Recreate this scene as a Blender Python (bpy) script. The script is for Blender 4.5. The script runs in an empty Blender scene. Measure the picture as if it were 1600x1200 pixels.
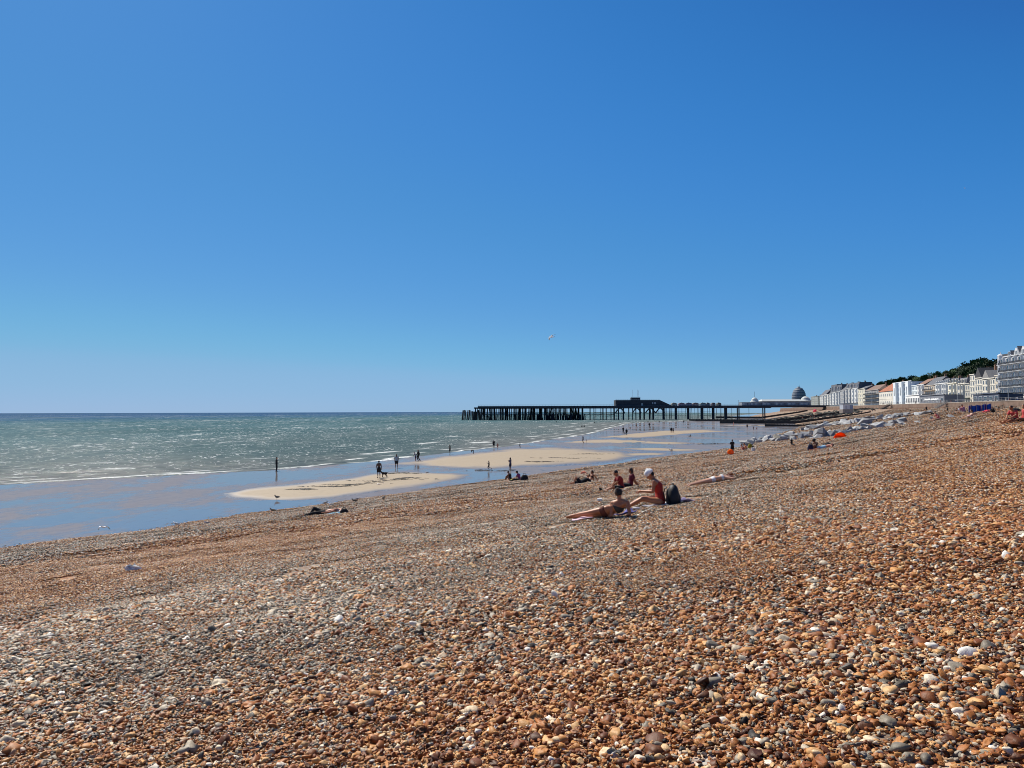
import bpy, bmesh, math, random
import numpy as np
from mathutils import Vector, Matrix, Euler
random.seed(7)
C = bpy.context.scene.collection
R = math.radians
# ---------------------------------------------------------------- camera, sky, sun, exposure
F = 1200.0                                   # focal length in photo pixels (photo 1600 x 1200)
CAM = Vector((0, 0, 7.0))
PITCH = math.atan(43.3/F); ROLL = math.atan(4.6/1600)
cam = bpy.data.cameras.new('camera'); cam.sensor_width = 36; cam.lens = 36*F/1600
cam.clip_start = 0.1; cam.clip_end = 60000
cam_o = bpy.data.objects.new('camera', cam); C.objects.link(cam_o)
fw = Vector((0, math.cos(PITCH), math.sin(PITCH)))
up0 = Vector((0, -math.sin(PITCH), math.cos(PITCH)))
rt0 = Vector((1, 0, 0))
rt = rt0*math.cos(ROLL) - up0*math.sin(ROLL); up = up0*math.cos(ROLL) + rt0*math.sin(ROLL)
M = Matrix((rt, up, -fw)).transposed().to_4x4(); M.translation = CAM
cam_o.matrix_world = M
bpy.context.scene.camera = cam_o

SUN_AZ, SUN_EL = R(-36), R(47)               # azimuth from +Y, negative = left
sun_dir = Vector((math.sin(SUN_AZ)*math.cos(SUN_EL), math.cos(SUN_AZ)*math.cos(SUN_EL), math.sin(SUN_EL)))
w = bpy.data.worlds.new('World'); bpy.context.scene.world = w; w.use_nodes = True
nt = w.node_tree; bg = nt.nodes['Background']
sky = nt.nodes.new('ShaderNodeTexSky'); sky.sky_type = 'NISHITA'; sky.sun_disc = False
sky.sun_elevation = SUN_EL; sky.sun_rotation = SUN_AZ; sky.altitude = 0
sky.air_density = .7; sky.dust_density = .2; sky.ozone_density = 6
# the camera's rendering of that sky: a response curve for each channel
sp_ = nt.nodes.new('ShaderNodeSeparateColor'); cb_ = nt.nodes.new('ShaderNodeCombineColor'); nt.links.new(sky.outputs[0], sp_.inputs[0])
EXPO = .30
for i, pts_ in enumerate(([(0, 0), (.086, .026), (.147, .058), (.283, .125), (.445, .205), (.5, .24), (.68, .285), (1, .37)],
                          [(0, 0), (.162, .142), (.191, .185), (.26, .245), (.475, .36), (.652, .455), (.776, .475), (1, .50)],
                          [(0, 0), (.2, .22), (.344, .44), (.403, .53), (.52, .625), (.65, .66), (.742, .695), (.886, .725), (1, .725)])):
    m1 = nt.nodes.new('ShaderNodeMath'); m1.operation = 'MULTIPLY'; m1.inputs[1].default_value = .1; nt.links.new(sp_.outputs[i], m1.inputs[0])
    fc = nt.nodes.new('ShaderNodeFloatCurve'); cv = fc.mapping.curves[0]
    while len(cv.points) < len(pts_): cv.points.new(.5, .5)
    for q_, (x_, y_) in zip(cv.points, pts_): q_.location = (x_, y_)
    fc.mapping.update(); nt.links.new(m1.outputs[0], fc.inputs['Value'])
    m3 = nt.nodes.new('ShaderNodeMath'); m3.operation = 'MULTIPLY'; m3.inputs[1].default_value = 10/2**EXPO; nt.links.new(fc.outputs[0], m3.inputs[0])
    nt.links.new(m3.outputs[0], cb_.inputs[i])
nt.links.new(cb_.outputs[0], bg.inputs[0]); bg.inputs[1].default_value = 0.1
sun = bpy.data.lights.new('sun', 'SUN'); sun.energy = 5.0; sun.angle = R(0.5); sun.color = (1, .925, .80)
sun_o = bpy.data.objects.new('sun', sun); C.objects.link(sun_o)
sun_o.rotation_euler = sun_dir.to_track_quat('Z', 'Y').to_euler(); sun_o.location = (0, 0, 100)
vs = bpy.context.scene.view_settings
vs.view_transform = 'Standard'; vs.look = 'None'; vs.exposure = EXPO; vs.gamma = 1
bpy.context.scene.cycles.use_denoising = True
bpy.context.scene.cycles.max_bounces = 5
bpy.context.scene.cycles.filter_width = 0.95

# ---------------------------------------------------------------- photo pixels <-> world
def ray(px, py):
    d = rt*((px-800)/F) + up*((600-py)/F) + fw
    return d.normalized()
def project(x, y, z):
    vx = np.asarray(x)-CAM.x; vy = np.asarray(y)-CAM.y; vz = np.asarray(z)-CAM.z
    dz = vx*fw.x+vy*fw.y+vz*fw.z; dz = np.maximum(dz, 1e-3)
    return 800+F*(vx*rt.x+vy*rt.y+vz*rt.z)/dz, 600-F*(vx*up.x+vy*up.y+vz*up.z)/dz

# ---------------------------------------------------------------- noise
def _h(ix, iy, s):
    n = (ix.astype(np.int64)*374761393 + iy.astype(np.int64)*668265263 + s*1442695041) & 0xffffffff
    n = ((n ^ (n >> 13))*1274126177) & 0xffffffff
    n = ((n ^ (n >> 15))*2246822519) & 0xffffffff
    return ((n ^ (n >> 16)) & 0xffffff)/float(0xffffff)
def vn(x, y, s=0):
    x = np.asarray(x, float); y = np.asarray(y, float)
    ix = np.floor(x); iy = np.floor(y); fx = x-ix; fy = y-iy
    fx = fx*fx*(3-2*fx); fy = fy*fy*(3-2*fy)
    a = _h(ix, iy, s); b = _h(ix+1, iy, s); c = _h(ix, iy+1, s); d = _h(ix+1, iy+1, s)
    return (a*(1-fx)+b*fx)*(1-fy)+(c*(1-fx)+d*fx)*fy
def fbm(x, y, s=0, o=3):
    t = 0; a = .5; n = 0
    for i in range(o):
        t = t+a*vn(x*2**i, y*2**i, s+i*17); n += a; a *= .5
    return t/n

# ---------------------------------------------------------------- terrain of the place
TY = [-60, 0, 150, 330, 450, 650, 1000, 1500, 2500]
TX = [-91, -51.9, 45.6, 125, 165, 215, 310, 480, 900]
WY = [-60, 0, 130, 270, 650, 1000, 1500, 2500]
WX = [95, 105, 150, 180, 265, 350, 525, 960]
def toe(y): return np.interp(y, TY, TX) + 1.6*(vn(np.asarray(y)/9., 0*np.asarray(y), 5)-.5) + 1.0*(vn(np.asarray(y)/1.7, 0*np.asarray(y), 6)-.5)
def wallx(y): return np.interp(y, WY, WX)
def beach_z(x, y, detail=True):
    x = np.asarray(x, float); y = np.asarray(y, float)
    xt = toe(y); cosf = np.interp(y, [0, 150, 330, 650, 1500], [.838, .85, .93, .95, .92])
    a = (x-xt)*cosf
    e = np.interp(y, [0, 12, 20, 39, 80, 120, 170, 260], [0, .025, .046, .058, .14, .23, .12, .04])
    z1 = np.interp(y, [0, 40, 70, 120, 170], [.1235, .1235, .132, .135, .1235])*a+np.interp(y, [170, 260], [0, .035])*a+e*.92*np.maximum(a-27.5, 0)*np.clip((a-27.5)/14, 0, 1)
    z2 = 6.3+1.75*np.clip((x-xt)/(wallx(y)-xt), 0, 1.2)
    d = z1-z2; z = np.minimum(z1, z2) - .16*np.exp(-np.abs(d)/.6)
    if detail:
        g = np.clip(a/3, 0, 1)
        s = .838*x-.545*y; t = .545*x+.838*y
        z = z + g*(.07*(fbm(s/5., t/22., 3)-.5) + .055*(fbm(x/.75, y/.75, 9)-.5) + .08*(fbm(x/2.3, y/2.3, 12)-.5))
    return z
def ground(x, y):
    z = float(beach_z(x, y)); zs = float(sand_z(x, y))
    return max(z if x > toe(y)-.2 else -9, zs)
def hit(px, py, far=900):
    """first point of the ray through a photo pixel on beach or flat sand"""
    d = ray(px, py); t = 3.0; prev = None
    while t < far:
        p = CAM+d*t
        b = float(beach_z(p.x, p.y)) if p.x > toe(p.y) else -9
        g = max(b, 0.0)
        if p.z <= g:
            lo, hi = prev, t
            for _ in range(12):
                m = (lo+hi)/2; q = CAM+d*m
                g = max(float(beach_z(q.x, q.y)) if q.x > toe(q.y) else -9, 0)
                if q.z <= g: hi = m
                else: lo = m
            q = CAM+d*hi
            return Vector((q.x, q.y, ground(q.x, q.y)))
        prev = t; t *= 1.012
    return CAM+d*far

# ---------------------------------------------------------------- mesh helpers
class MB:
    def __init__(s): s.v = []; s.f = []
    def add(s, vs, fs):
        o = len(s.v); s.v += [tuple(p) for p in vs]; s.f += [tuple(i+o for i in q) for q in fs]; return s
    def box(s, c, size, rz=0, taper=1.0):
        x, y, z = [k/2 for k in size]; cr, sr = math.cos(rz), math.sin(rz); vs = []
        for k in (-1, 1):
            q = taper if k > 0 else 1
            for i, j in ((-1, -1), (1, -1), (1, 1), (-1, 1)):
                a, b = i*x*q, j*y*q
                vs.append((c[0]+a*cr-b*sr, c[1]+a*sr+b*cr, c[2]+k*z))
        return s.add(vs, [(3, 2, 1, 0), (4, 5, 6, 7), (0, 1, 5, 4), (1, 2, 6, 5), (2, 3, 7, 6), (3, 0, 4, 7)])
    def bar(s, a, b, w, h=None, n=4):
        """prism between two points, w x h section (n=4) or round"""
        a = Vector(a); b = Vector(b); d = (b-a).normalized(); h = h or w
        u = d.cross(Vector((0, 0, 1)));
        if u.length < 1e-3: u = Vector((1, 0, 0))
        u.normalize(); v = u.cross(d); vs = []
        for p in (a, b):
            for i in range(n):
                t = 2*math.pi*(i+.5)/n; m = math.sqrt(2) if n == 4 else 1
                vs.append(p+u*(math.cos(t)*w/2*m)+v*(math.sin(t)*h/2*m))
        fs = [tuple(range(n))[::-1], tuple(range(n, 2*n))]+[(i, (i+1) % n, n+(i+1) % n, n+i) for i in range(n)]
        return s.add(vs, fs)
    def tube(s, pts, rs, n=8, flat=None, side=None, caps=True):
        """loft of rings; rs radius or (side, depth) radii"""
        pts = [Vector(p) for p in pts]; vs = []; m = len(pts)
        for i, p in enumerate(pts):
            d = (pts[min(i+1, m-1)]-pts[max(i-1, 0)])
            if d.length < 1e-6: d = Vector((0, 0, 1))
            d.normalize()
            sv = side[i] if isinstance(side, list) else side
            if sv is None:
                sv = Vector((0, 1, 0)) if abs(d.y) < .9 else Vector((1, 0, 0))
            sv = Vector(sv); u = (sv-d*sv.dot(d))
            if u.length < 1e-3: u = d.orthogonal()
            u.normalize(); v = d.cross(u)
            ra, rb = rs[i] if isinstance(rs[i], (tuple, list)) else (rs[i], rs[i])
            for j in range(n):
                t = 2*math.pi*j/n
                vs.append(p+u*(math.cos(t)*ra)+v*(math.sin(t)*rb))
        fs = [(i*n+j, i*n+(j+1) % n, (i+1)*n+(j+1) % n, (i+1)*n+j) for i in range(m-1) for j in range(n)]
        if caps: fs += [tuple(range(n))[::-1], tuple(range((m-1)*n, m*n))]
        return s.add(vs, fs)
    def cone(s, a, b, ra, rb, n=10, side=None):
        """capsule with round ends"""
        a = Vector(a); b = Vector(b); d = b-a; L = d.length
        d = d.normalized() if L > 1e-6 else Vector((0, 0, 1)); pts = []; rs = []
        for k in (0.17, .5, .87, 1):
            pts.append(a-d*(ra*math.cos(k*math.pi/2))); rs.append(ra*math.sin(k*math.pi/2))
        for k in (1, .87, .5, .17):
            pts.append(b+d*(rb*math.cos(k*math.pi/2))); rs.append(rb*math.sin(k*math.pi/2))
        return s.tube(pts, rs, n, side=side)
    def ell(s, c, r, ax=None, n=12, m=8):
        c = Vector(c); ax = ax or (Vector((1, 0, 0)), Vector((0, 1, 0)), Vector((0, 0, 1))); vs = []; fs = []
        for i in range(m+1):
            t = math.pi*i/m
            if i in (0, m): vs.append(c+ax[2]*(r[2]*math.cos(t))); continue
            for j in range(n):
                u = 2*math.pi*j/n
                vs.append(c+ax[0]*(r[0]*math.sin(t)*math.cos(u))+ax[1]*(r[1]*math.sin(t)*math.sin(u))+ax[2]*(r[2]*math.cos(t)))
        for j in range(n): fs.append((0, 1+j, 1+(j+1) % n))
        for i in range(m-2):
            for j in range(n):
                a = 1+i*n; fs.append((a+j, a+n+j, a+n+(j+1) % n, a+(j+1) % n))
        l = len(vs)-1; a = 1+(m-2)*n
        for j in range(n): fs.append((l, a+(j+1) % n, a+j))
        return s.add(vs, fs)
    def prism(s, poly, z0, z1):
        n = len(poly)
        vs = [(x, y, z0) for x, y in poly]+[(x, y, z1) for x, y in poly]
        return s.add(vs, [tuple(range(n))[::-1], tuple(range(n, 2*n))]+[(i, (i+1) % n, n+(i+1) % n, n+i) for i in range(n)])
    def mesh(s, name, smooth=False):
        me = bpy.data.meshes.new(name); me.from_pydata(s.v, [], s.f); me.validate(); me.update()
        if smooth: me.polygons.foreach_set('use_smooth', [True]*len(me.polygons))
        return me
    def build(s, name, m, parent=None, smooth=False, loc=None):
        return link(name, s.mesh(name, smooth), m, parent, loc)
def link(name, me, m=None, parent=None, loc=None):
    if m is not None and not me.materials: me.materials.append(m)
    o = bpy.data.objects.new(name, me); C.objects.link(o)
    if parent: o.parent = parent
    if loc is not None: o.location = loc
    return o
def tag(o, label=None, cat=None, group=None, kind=None):
    if label: o['label'] = label
    if cat: o['category'] = cat
    if group: o['group'] = group
    if kind: o['kind'] = kind
    return o
def empty(name, loc, rz=0, label=None, cat=None, group=None):
    o = bpy.data.objects.new(name, None); C.objects.link(o); o.location = loc; o.rotation_euler = (0, 0, rz)
    o.empty_display_size = .1
    return tag(o, label, cat, group)
def copy_tree(o, parent=None):
    c = o.copy(); C.objects.link(c); c.parent = parent
    for ch in list(o.children): copy_tree(ch, c)
    return c
def grid_mesh(name, X, Y, Z, smooth=True, attrs=None):
    n, m = X.shape
    me = bpy.data.meshes.new(name)
    co = np.stack([X, Y, Z], -1).reshape(-1, 3).astype(np.float32)
    i = np.arange((n-1)*(m-1)); r = i//(m-1); c = i % (m-1); a = r*m+c
    q = np.stack([a, a+1, a+m+1, a+m], -1).astype(np.int32)
    me.vertices.add(len(co)); me.vertices.foreach_set('co', co.ravel())
    me.loops.add(q.size); me.loops.foreach_set('vertex_index', q.ravel())
    me.polygons.add(len(q)); me.polygons.foreach_set('loop_start', np.arange(0, q.size, 4, dtype=np.int32))
    me.polygons.foreach_set('loop_total', np.full(len(q), 4, np.int32))
    for k, v in (attrs or {}).items():
        at = me.attributes.new(k, 'FLOAT', 'POINT'); at.data.foreach_set('value', v.ravel().astype(np.float32))
    me.update(calc_edges=True)
    if smooth: me.polygons.foreach_set('use_smooth', [True]*len(me.polygons))
    return me

# ---------------------------------------------------------------- materials
class NT:
    def __init__(s, name):
        s.m = bpy.data.materials.new(name); s.m.use_nodes = True; s.t = s.m.node_tree; s.n = s.t.nodes
        s.b = s.n['Principled BSDF']
    def node(s, ty, **kw):
        n = s.n.new(ty)
        for k, v in kw.items(): setattr(n, k, v)
        return n
    def ln(s, a, b): s.t.links.new(a, b)
    def math(s, op, a, b=None, c=None, clamp=False):
        n = s.node('ShaderNodeMath', operation=op, use_clamp=clamp)
        for i, v in enumerate((a, b, c)):
            if v is None: continue
            if isinstance(v, (int, float)): n.inputs[i].default_value = v
            else: s.ln(v, n.inputs[i])
        return n.outputs[0]
    def mix(s, f, a, b, blend='MIX'):
        n = s.node('ShaderNodeMix', data_type='RGBA', blend_type=blend)
        for i, v in ((0, f), (6, a), (7, b)):
            if isinstance(v, (int, float)): n.inputs[i].default_value = v
            elif isinstance(v, (tuple, list)): n.inputs[i].default_value = tuple(v)+((1,) if len(v) == 3 else ())
            else: s.ln(v, n.inputs[i])
        return n.outputs[2]
    def ramp(s, f, stops, interp='LINEAR'):
        n = s.node('ShaderNodeValToRGB'); n.color_ramp.interpolation = interp
        e = n.color_ramp.elements
        while len(e) < len(stops): e.new(.5)
        for i, (p, c) in enumerate(stops): e[i].position = p; e[i].color = tuple(c)+(1,) if len(c) == 3 else c
        s.ln(f, n.inputs[0]); return n.outputs[0]
    def noise(s, vec, scale, detail=3, rough=.5, dist=0):
        n = s.node('ShaderNodeTexNoise'); n.inputs['Scale'].default_value = scale; n.inputs['Detail'].default_value = detail
        n.inputs['Roughness'].default_value = rough; n.inputs['Distortion'].default_value = dist
        if vec is not None: s.ln(vec, n.inputs['Vector'])
        return n.outputs[0]
    def mapping(s, vec, scale=(1, 1, 1), rot=(0, 0, 0)):
        n = s.node('ShaderNodeMapping'); n.inputs['Scale'].default_value = scale; n.inputs['Rotation'].default_value = rot
        s.ln(vec, n.inputs[0]); return n.outputs[0]
    def bump(s, h, strength=.3, dist=.02, normal=None):
        n = s.node('ShaderNodeBump'); n.inputs['Strength'].default_value = strength; n.inputs['Distance'].default_value = dist
        s.ln(h, n.inputs['Height'])
        if normal is not None: s.ln(normal, n.inputs['Normal'])
        return n.outputs[0]
    def attr(s, name, ty='GEOMETRY'):
        n = s.node('ShaderNodeAttribute', attribute_name=name, attribute_type=ty); return n.outputs['Fac']
    def pos(s): return s.node('ShaderNodeNewGeometry').outputs['Position']
    def gen(s): return s.node('ShaderNodeTexCoord').outputs['Object']
ONES = 'first second third fourth fifth sixth seventh eighth ninth'.split()
TENS = {1: 'ten eleven twelve thir four fif six seven eigh nine'.split()}
def ordinal(n):
    t = ['tenth', 'eleventh', 'twelfth', 'thirteenth', 'fourteenth', 'fifteenth', 'sixteenth', 'seventeenth', 'eighteenth', 'nineteenth']
    if n < 10: return ONES[n-1]
    if n < 20: return t[n-10]
    d = {2: 'twent', 3: 'thirt', 4: 'fort', 5: 'fift'}[n//10]
    return d+'ieth' if n % 10 == 0 else d+'y-'+ONES[n % 10-1]
_mc = {}
def mat(name, col, rough=.7, var=.18, scale=3., bump=0., metal=0., spec=.4):
    """procedural paint / cloth / stone: noise varies the colour a little"""
    if name in _mc: return _mc[name]
    t = NT(name); o = t.gen(); f = t.noise(o, scale, 4)
    lo = tuple(max(0, c*(1-var)) for c in col); hi = tuple(min(1, c*(1+var)) for c in col)
    t.ln(t.ramp(f, [(.3, lo), (.7, hi)]), t.b.inputs['Base Color'])
    t.b.inputs['Roughness'].default_value = rough; t.b.inputs['Metallic'].default_value = metal
    t.b.inputs['Specular IOR Level'].default_value = spec
    if bump: t.ln(t.bump(t.noise(o, scale*4, 3), .5, bump), t.b.inputs['Normal'])
    _mc[name] = t.m; return t.m

# pebble palettes, used by the pebbles and by the far shingle
ORANGE = [(0, (.05, .018, .008)), (.24, (.22, .068, .017)), (.52, (.40, .148, .037)), (.77, (.53, .255, .078)), (.91, (.64, .41, .19)), (.97, (.76, .63, .45)), (.99, (.84, .79, .70)), (1, (.20, .16, .13))]
GREY = [(0, (.03, .027, .023)), (.20, (.12, .106, .085)), (.44, (.27, .235, .18)), (.66, (.44, .38, .29)), (.82, (.57, .47, .34)), (.90, (.43, .215, .09)), (.965, (.70, .65, .56)), (1, (.88, .85, .78))]
def pebble_colour(t, r1, r2, of):
    a = t.ramp(r1, ORANGE); g = t.ramp(r1, GREY)
    return t.mix(t.math('LESS_THAN', r2, of), g, a)
def orange_frac(x, y):
    """share of orange stones: bands along the shore, all orange high on the beach"""
    x = np.asarray(x, float); y = np.asarray(y, float)
    s = .838*x-.545*y; t = .545*x+.838*y
    s = s + 3.0*(fbm(t/13., s/30., 31)-.5)
    k = np.interp(s, [-46, -42, -40, -31, -28, -25, -17.5, -14.5, -12, -8, -5, -3, -1, 2, 10, 40, 90],
                     [.85, .78, .42, .26, .55, .93, .92, .62, .40, .40, .52, .68, .88, .96, .97, .95, .85])
    k2 = np.interp(s, [-46, -40, -30, -20, -14, -9, -4, 0, 90], [.7, .45, .38, .48, .55, .42, .62, .85, .9])
    m_ = np.clip((t-16)/30, 0, .8); k = k*(1-m_)+k2*m_
    far = np.clip((y-38)/90, 0, 1); k = k*(1-far)+.38*far
    return np.clip(k+.55*(fbm(x/2.6, y/2.6, 41)-.5)+.35*(fbm(s/2.2, t/12., 44)-.5), .03, .97)
# ---------------------------------------------------------------- flat sand with bars, water film, sea
BARS = [
 [(345, 771), (362, 778), (400, 783), (455, 784), (520, 779), (600, 768.5), (680, 758), (720, 749), (742, 742), (705, 738), (640, 736), (600, 737), (545, 745), (450, 757), (385, 764)],
 [(560, 731), (650, 728), (700, 734), (770, 734), (830, 730), (900, 726.5), (960, 722), (992, 714), (975, 706), (930, 701), (870, 697.5), (800, 700), (740, 706), (690, 713), (640, 719)],
 [(862, 691.5), (890, 688.5), (925, 686.3), (960, 686), (1010, 688), (1060, 690), (1120, 693), (1060, 695), (1000, 693.8), (900, 693.2)],
 [(925, 684), (960, 679.5), (1000, 675.5), (1040, 671.7), (1100, 671), (1160, 674), (1100, 677), (1040, 681.5), (1000, 684.5), (950, 685)],
 [(960, 700.6), (1010, 699.6), (1060, 700.6), (1110, 703), (1060, 705.8), (1010, 704.5)],
 [(975, 708.5), (1020, 707.4), (1048, 709), (1030, 711.5), (985, 712.8)],
 [(1080, 662.8), (1190, 663.4), (1290, 664.5), (1330, 666), (1300, 668.2), (1240, 667.2), (1190, 666.4), (1080, 664.4)],
 [(1180, 694), (1215, 686), (1255, 677), (1300, 668), (1320, 668), (1280, 678), (1230, 690), (1190, 697)],
]
def poly_sd(px, py, poly):
    """signed distance in pixels (vertical stretched), positive inside"""
    px = px; P = np.array(poly, float); best = np.full(px.shape, 1e9); ins = np.zeros(px.shape, bool); n = len(P); VS = 4.0
    for i in range(n):
        x0, y0 = P[i]; x1, y1 = P[(i+1) % n]; dx = x1-x0; dy = (y1-y0)*VS
        t = np.clip(((px-x0)*dx+(py-y0)*VS*dy)/(dx*dx+dy*dy+1e-9), 0, 1)
        d = np.hypot(px-x0-t*dx, (py-y0)*VS-t*dy); best = np.minimum(best, d)
        c = ((y0 > py) != (y1 > py)) & (px < (x1-x0)*(py-y0)/((y1-y0) if y1 != y0 else 1e-9)+x0); ins ^= c
    return np.where(ins, best, -best)
BW = [24, 24, 9, 9, 7, 7, 6, 8]
def dryness(x, y):
    px, py = project(x, y, 0*x); m = np.full(px.shape, -1e9)
    for b, w_ in zip(BARS, BW): m = np.maximum(m, poly_sd(px, py, b)/w_)
    return np.clip(m*1.15-.12+.9*(fbm(x/3., y/7., 68)-.5)+.35*(fbm(x/.9, y/2.2, 69)-.5), 0, 1)
def sand_z(x, y):
    x = np.asarray(x, float); y = np.asarray(y, float)
    px, py = project(x, y, 0*x)
    sd = np.full(np.broadcast(px, py).shape, -1e9)
    for b in BARS: sd = np.maximum(sd, poly_sd(px, py, b))
    k = 1/np.clip(y/70., 1, 5)
    s = .838*x-.545*y; t = .545*x+.838*y
    nz = .15*(fbm(s/7, t/26, 61, 4)-.5)+.07*(fbm(x/2.6, y/4.5, 67)-.5)+.03*(fbm(x/1.6, y/3, 63)-.5)
    z = np.clip(np.where(sd > 0, sd*.0035, sd*.006), -.07, .10)+nz*.85
    return z
SHX = [-1500, -600, -300, 0, 200, 430, 600, 700, 800, 870, 900, 930, 960, 985, 1010, 1075]
SHYP = [1230, 900, 800, 758, 747, 734, 720, 708, 697, 686, 682, 677, 668, 662, 660, 658.2]
_ex, _ey = [], []
for a, b in zip(SHX[3:], SHYP[3:]):
    d = ray(a, b); t = -7/d.z; p = CAM+d*t; _ex.append(p.x); _ey.append(p.y)
_ex = [-330, -120, -78]+_ex; _ey = [-200, -10, 40]+_ey
_ex += [190, 285, 455, 870]; _ey += [650, 1000, 1500, 2500]
def edge(y): return np.interp(y, _ey, _ex)

ysS = [-30.]
while ysS[-1] < 760: ysS.append(ysS[-1]+max(.55, ysS[-1]*.0075))
ysS = np.array(ysS)
fr = np.linspace(0, 1, 260)
X0 = edge(ysS)-14; X1 = toe(ysS)+4
Xs = X0[:, None]*(1-fr)+X1[:, None]*fr; Ys = np.repeat(ysS[:, None], len(fr), 1)
Zs = sand_z(Xs, Ys)
off = np.clip((edge(Ys)-Xs)/14, 0, 1); Zs = Zs*(1-off)-off*.5
t = NT('sand'); p = t.pos(); sx = t.node('ShaderNodeSeparateXYZ'); t.ln(p, sx.inputs[0])
dry = t.math('ADD', t.attr('dry'), t.math('MULTIPLY', t.math('SUBTRACT', t.noise(t.mapping(p, (1, 2.5, 1), (0, 0, .4)), 1.4, 5, .65), .5), .5), clamp=True)
n1 = t.noise(p, 2.2, 5)
tan_ = t.mix(n1, (.285, .22, .14), (.37, .29, .19))
wet = t.mix(n1, (.135, .108, .085), (.19, .15, .115))
spots = t.ramp(t.noise(t.mapping(p, (.8, 2.2, 1), (0, 0, .57)), 1.3, 5, .65), [(.60, (0, 0, 0)), (.70, (1, 1, 1))])
colr = t.mix(dry, wet, tan_); colr = t.mix(t.math('MULTIPLY', spots, .6), colr, (.17, .12, .08))
t.ln(colr, t.b.inputs['Base Color'])
t.ln(t.math('MULTIPLY_ADD', dry, .55, .25), t.b.inputs['Roughness'])
t.ln(t.bump(t.noise(t.mapping(p, (1, 3, 1), (0, 0, .3)), 2.5, 4), .6, .02), t.b.inputs['Normal'])
tag(link('sand_flat', grid_mesh('sand_flat', Xs, Ys, Zs, attrs={'dry': dryness(Xs, Ys)}), t.m), kind='structure')

# thin film of water left by the tide
t = NT('tide_water'); p = t.pos()
patch = t.ramp(t.noise(t.mapping(p, (1, .45, 1), (0, 0, .57)), .09, 4, .6), [(.42, (0, 0, 0)), (.60, (1, 1, 1))])
fine = t.noise(t.mapping(p, (1.1, .5, 1), (0, 0, .4)), 1.1, 4, .65)
patch = t.math('MULTIPLY', t.math('SUBTRACT', t.math('ADD', patch, t.math('MULTIPLY', fine, 1.6)), .95), 1.5, clamp=True)
rip = t.noise(t.mapping(p, (1.2, 1.2, 1), (0, 0, .2)), 2.6, 3, .6)
t.ln(t.mix(patch, (.09, .11, .15), (.26, .225, .20)), t.b.inputs['Base Color'])
t.ln(t.math('MULTIPLY_ADD', patch, -.42, .5), t.b.inputs['Specular IOR Level']); t.ln(t.math('MULTIPLY_ADD', patch, .25, .04), t.b.inputs['Roughness'])
t.b.inputs['Roughness'].default_value = .04; t.b.inputs['IOR'].default_value = 1.33
bn = t.node('ShaderNodeBump'); bn.inputs['Distance'].default_value = .05
t.ln(rip, bn.inputs['Height']); t.ln(t.math('MULTIPLY_ADD', patch, .75, .10), bn.inputs['Strength'])
gl = t.node('ShaderNodeBsdfGlossy'); t.ln(t.math('MULTIPLY_ADD', patch, .12, .03), gl.inputs['Roughness']); t.ln(bn.outputs[0], gl.inputs['Normal'])
df = t.node('ShaderNodeBsdfDiffuse'); t.ln(t.mix(t.noise(p, 1.2, 4), (.17, .155, .165), (.25, .22, .21)), df.inputs[0])
ms = t.node('ShaderNodeMixShader'); t.ln(df.outputs[0], ms.inputs[1]); t.ln(gl.outputs[0], ms.inputs[2]); t.ln(t.math('MULTIPLY_ADD', patch, -.40, .62), ms.inputs[0])
t.ln(ms.outputs[0], t.n['Material Output'].inputs['Surface'])
yy = np.concatenate([np.linspace(-30, 300, 60), np.linspace(310, 760, 30)]); ff = np.linspace(0, 1, 10)
Xf = (edge(yy)-3)[:, None]*(1-ff)+(toe(yy)+3)[:, None]*ff
tag(link('tide_water', grid_mesh('tide_water', Xf, np.repeat(yy[:, None], 10, 1), np.full(Xf.shape, 0.)), t.m), kind='structure')

# open sea: rows follow the shoreline
ysW = [-200.]
while ysW[-1] < 2500: ysW.append(ysW[-1]+max(.9, abs(ysW[-1])*.008))
ysW += list(np.geomspace(2600, 45000, 24)); ysW = np.array(ysW)
wv = [0.]
while wv[-1] < 500: wv.append(wv[-1]+max(.7, wv[-1]*.022))
wv += list(np.geomspace(520, 45000, 22)); wv = np.array(wv)
E = edge(ysW)
Xw = E[:, None]-wv[None, :]; Yw = np.repeat(ysW[:, None], len(wv), 1); Ww = np.repeat(wv[None, :], len(ysW), 0)
wob = 3.2*(fbm(Yw/22, Ww/40, 71)-.5)*2
ph = (Ww+wob*1.6)
crest = np.zeros_like(Ww)
for c0, hgt, wd in ((2.2, .07, 1.0), (6.5, .13, 1.3), (12.5, .18, 1.7), (22, .22, 2.3), (34, .24, 3.)):
    crest += hgt*np.exp(-((ph-c0)/wd)**2)*np.clip(fbm(Yw/13+c0*3, 0*Yw+c0, 77)*2.4-.6, 0, 1.4)
off = np.clip((Ww-20)/60, 0, 1)
near = np.clip(1-(np.hypot(Xw, Yw)-100)/700, 0, 1)
sw = .16*np.sin((Ww+wob*3)/5.1*2)*off*near*(fbm(Xw/30, Yw/30, 80)) + .22*(fbm(Xw/4.5, Yw/3., 81)-.5)*off*near
Zw = .018+crest+sw*1.0
Zw = np.where(Ww < .01, -.03, Zw)
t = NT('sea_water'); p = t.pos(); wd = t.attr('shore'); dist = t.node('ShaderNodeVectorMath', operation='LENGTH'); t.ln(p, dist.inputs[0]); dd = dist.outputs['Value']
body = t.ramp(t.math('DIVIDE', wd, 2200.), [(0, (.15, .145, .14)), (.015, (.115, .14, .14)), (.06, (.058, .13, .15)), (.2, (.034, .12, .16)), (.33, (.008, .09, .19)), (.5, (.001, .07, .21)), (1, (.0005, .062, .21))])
pat = t.noise(t.mapping(p, (1, .35, 1), (0, 0, .57)), .014, 4, .6)
body = t.mix(t.math('MULTIPLY', t.ramp(pat, [(.46, (0, 0, 0)), (.60, (1, 1, 1))]), .55), body, (.015, .07, .085))
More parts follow.
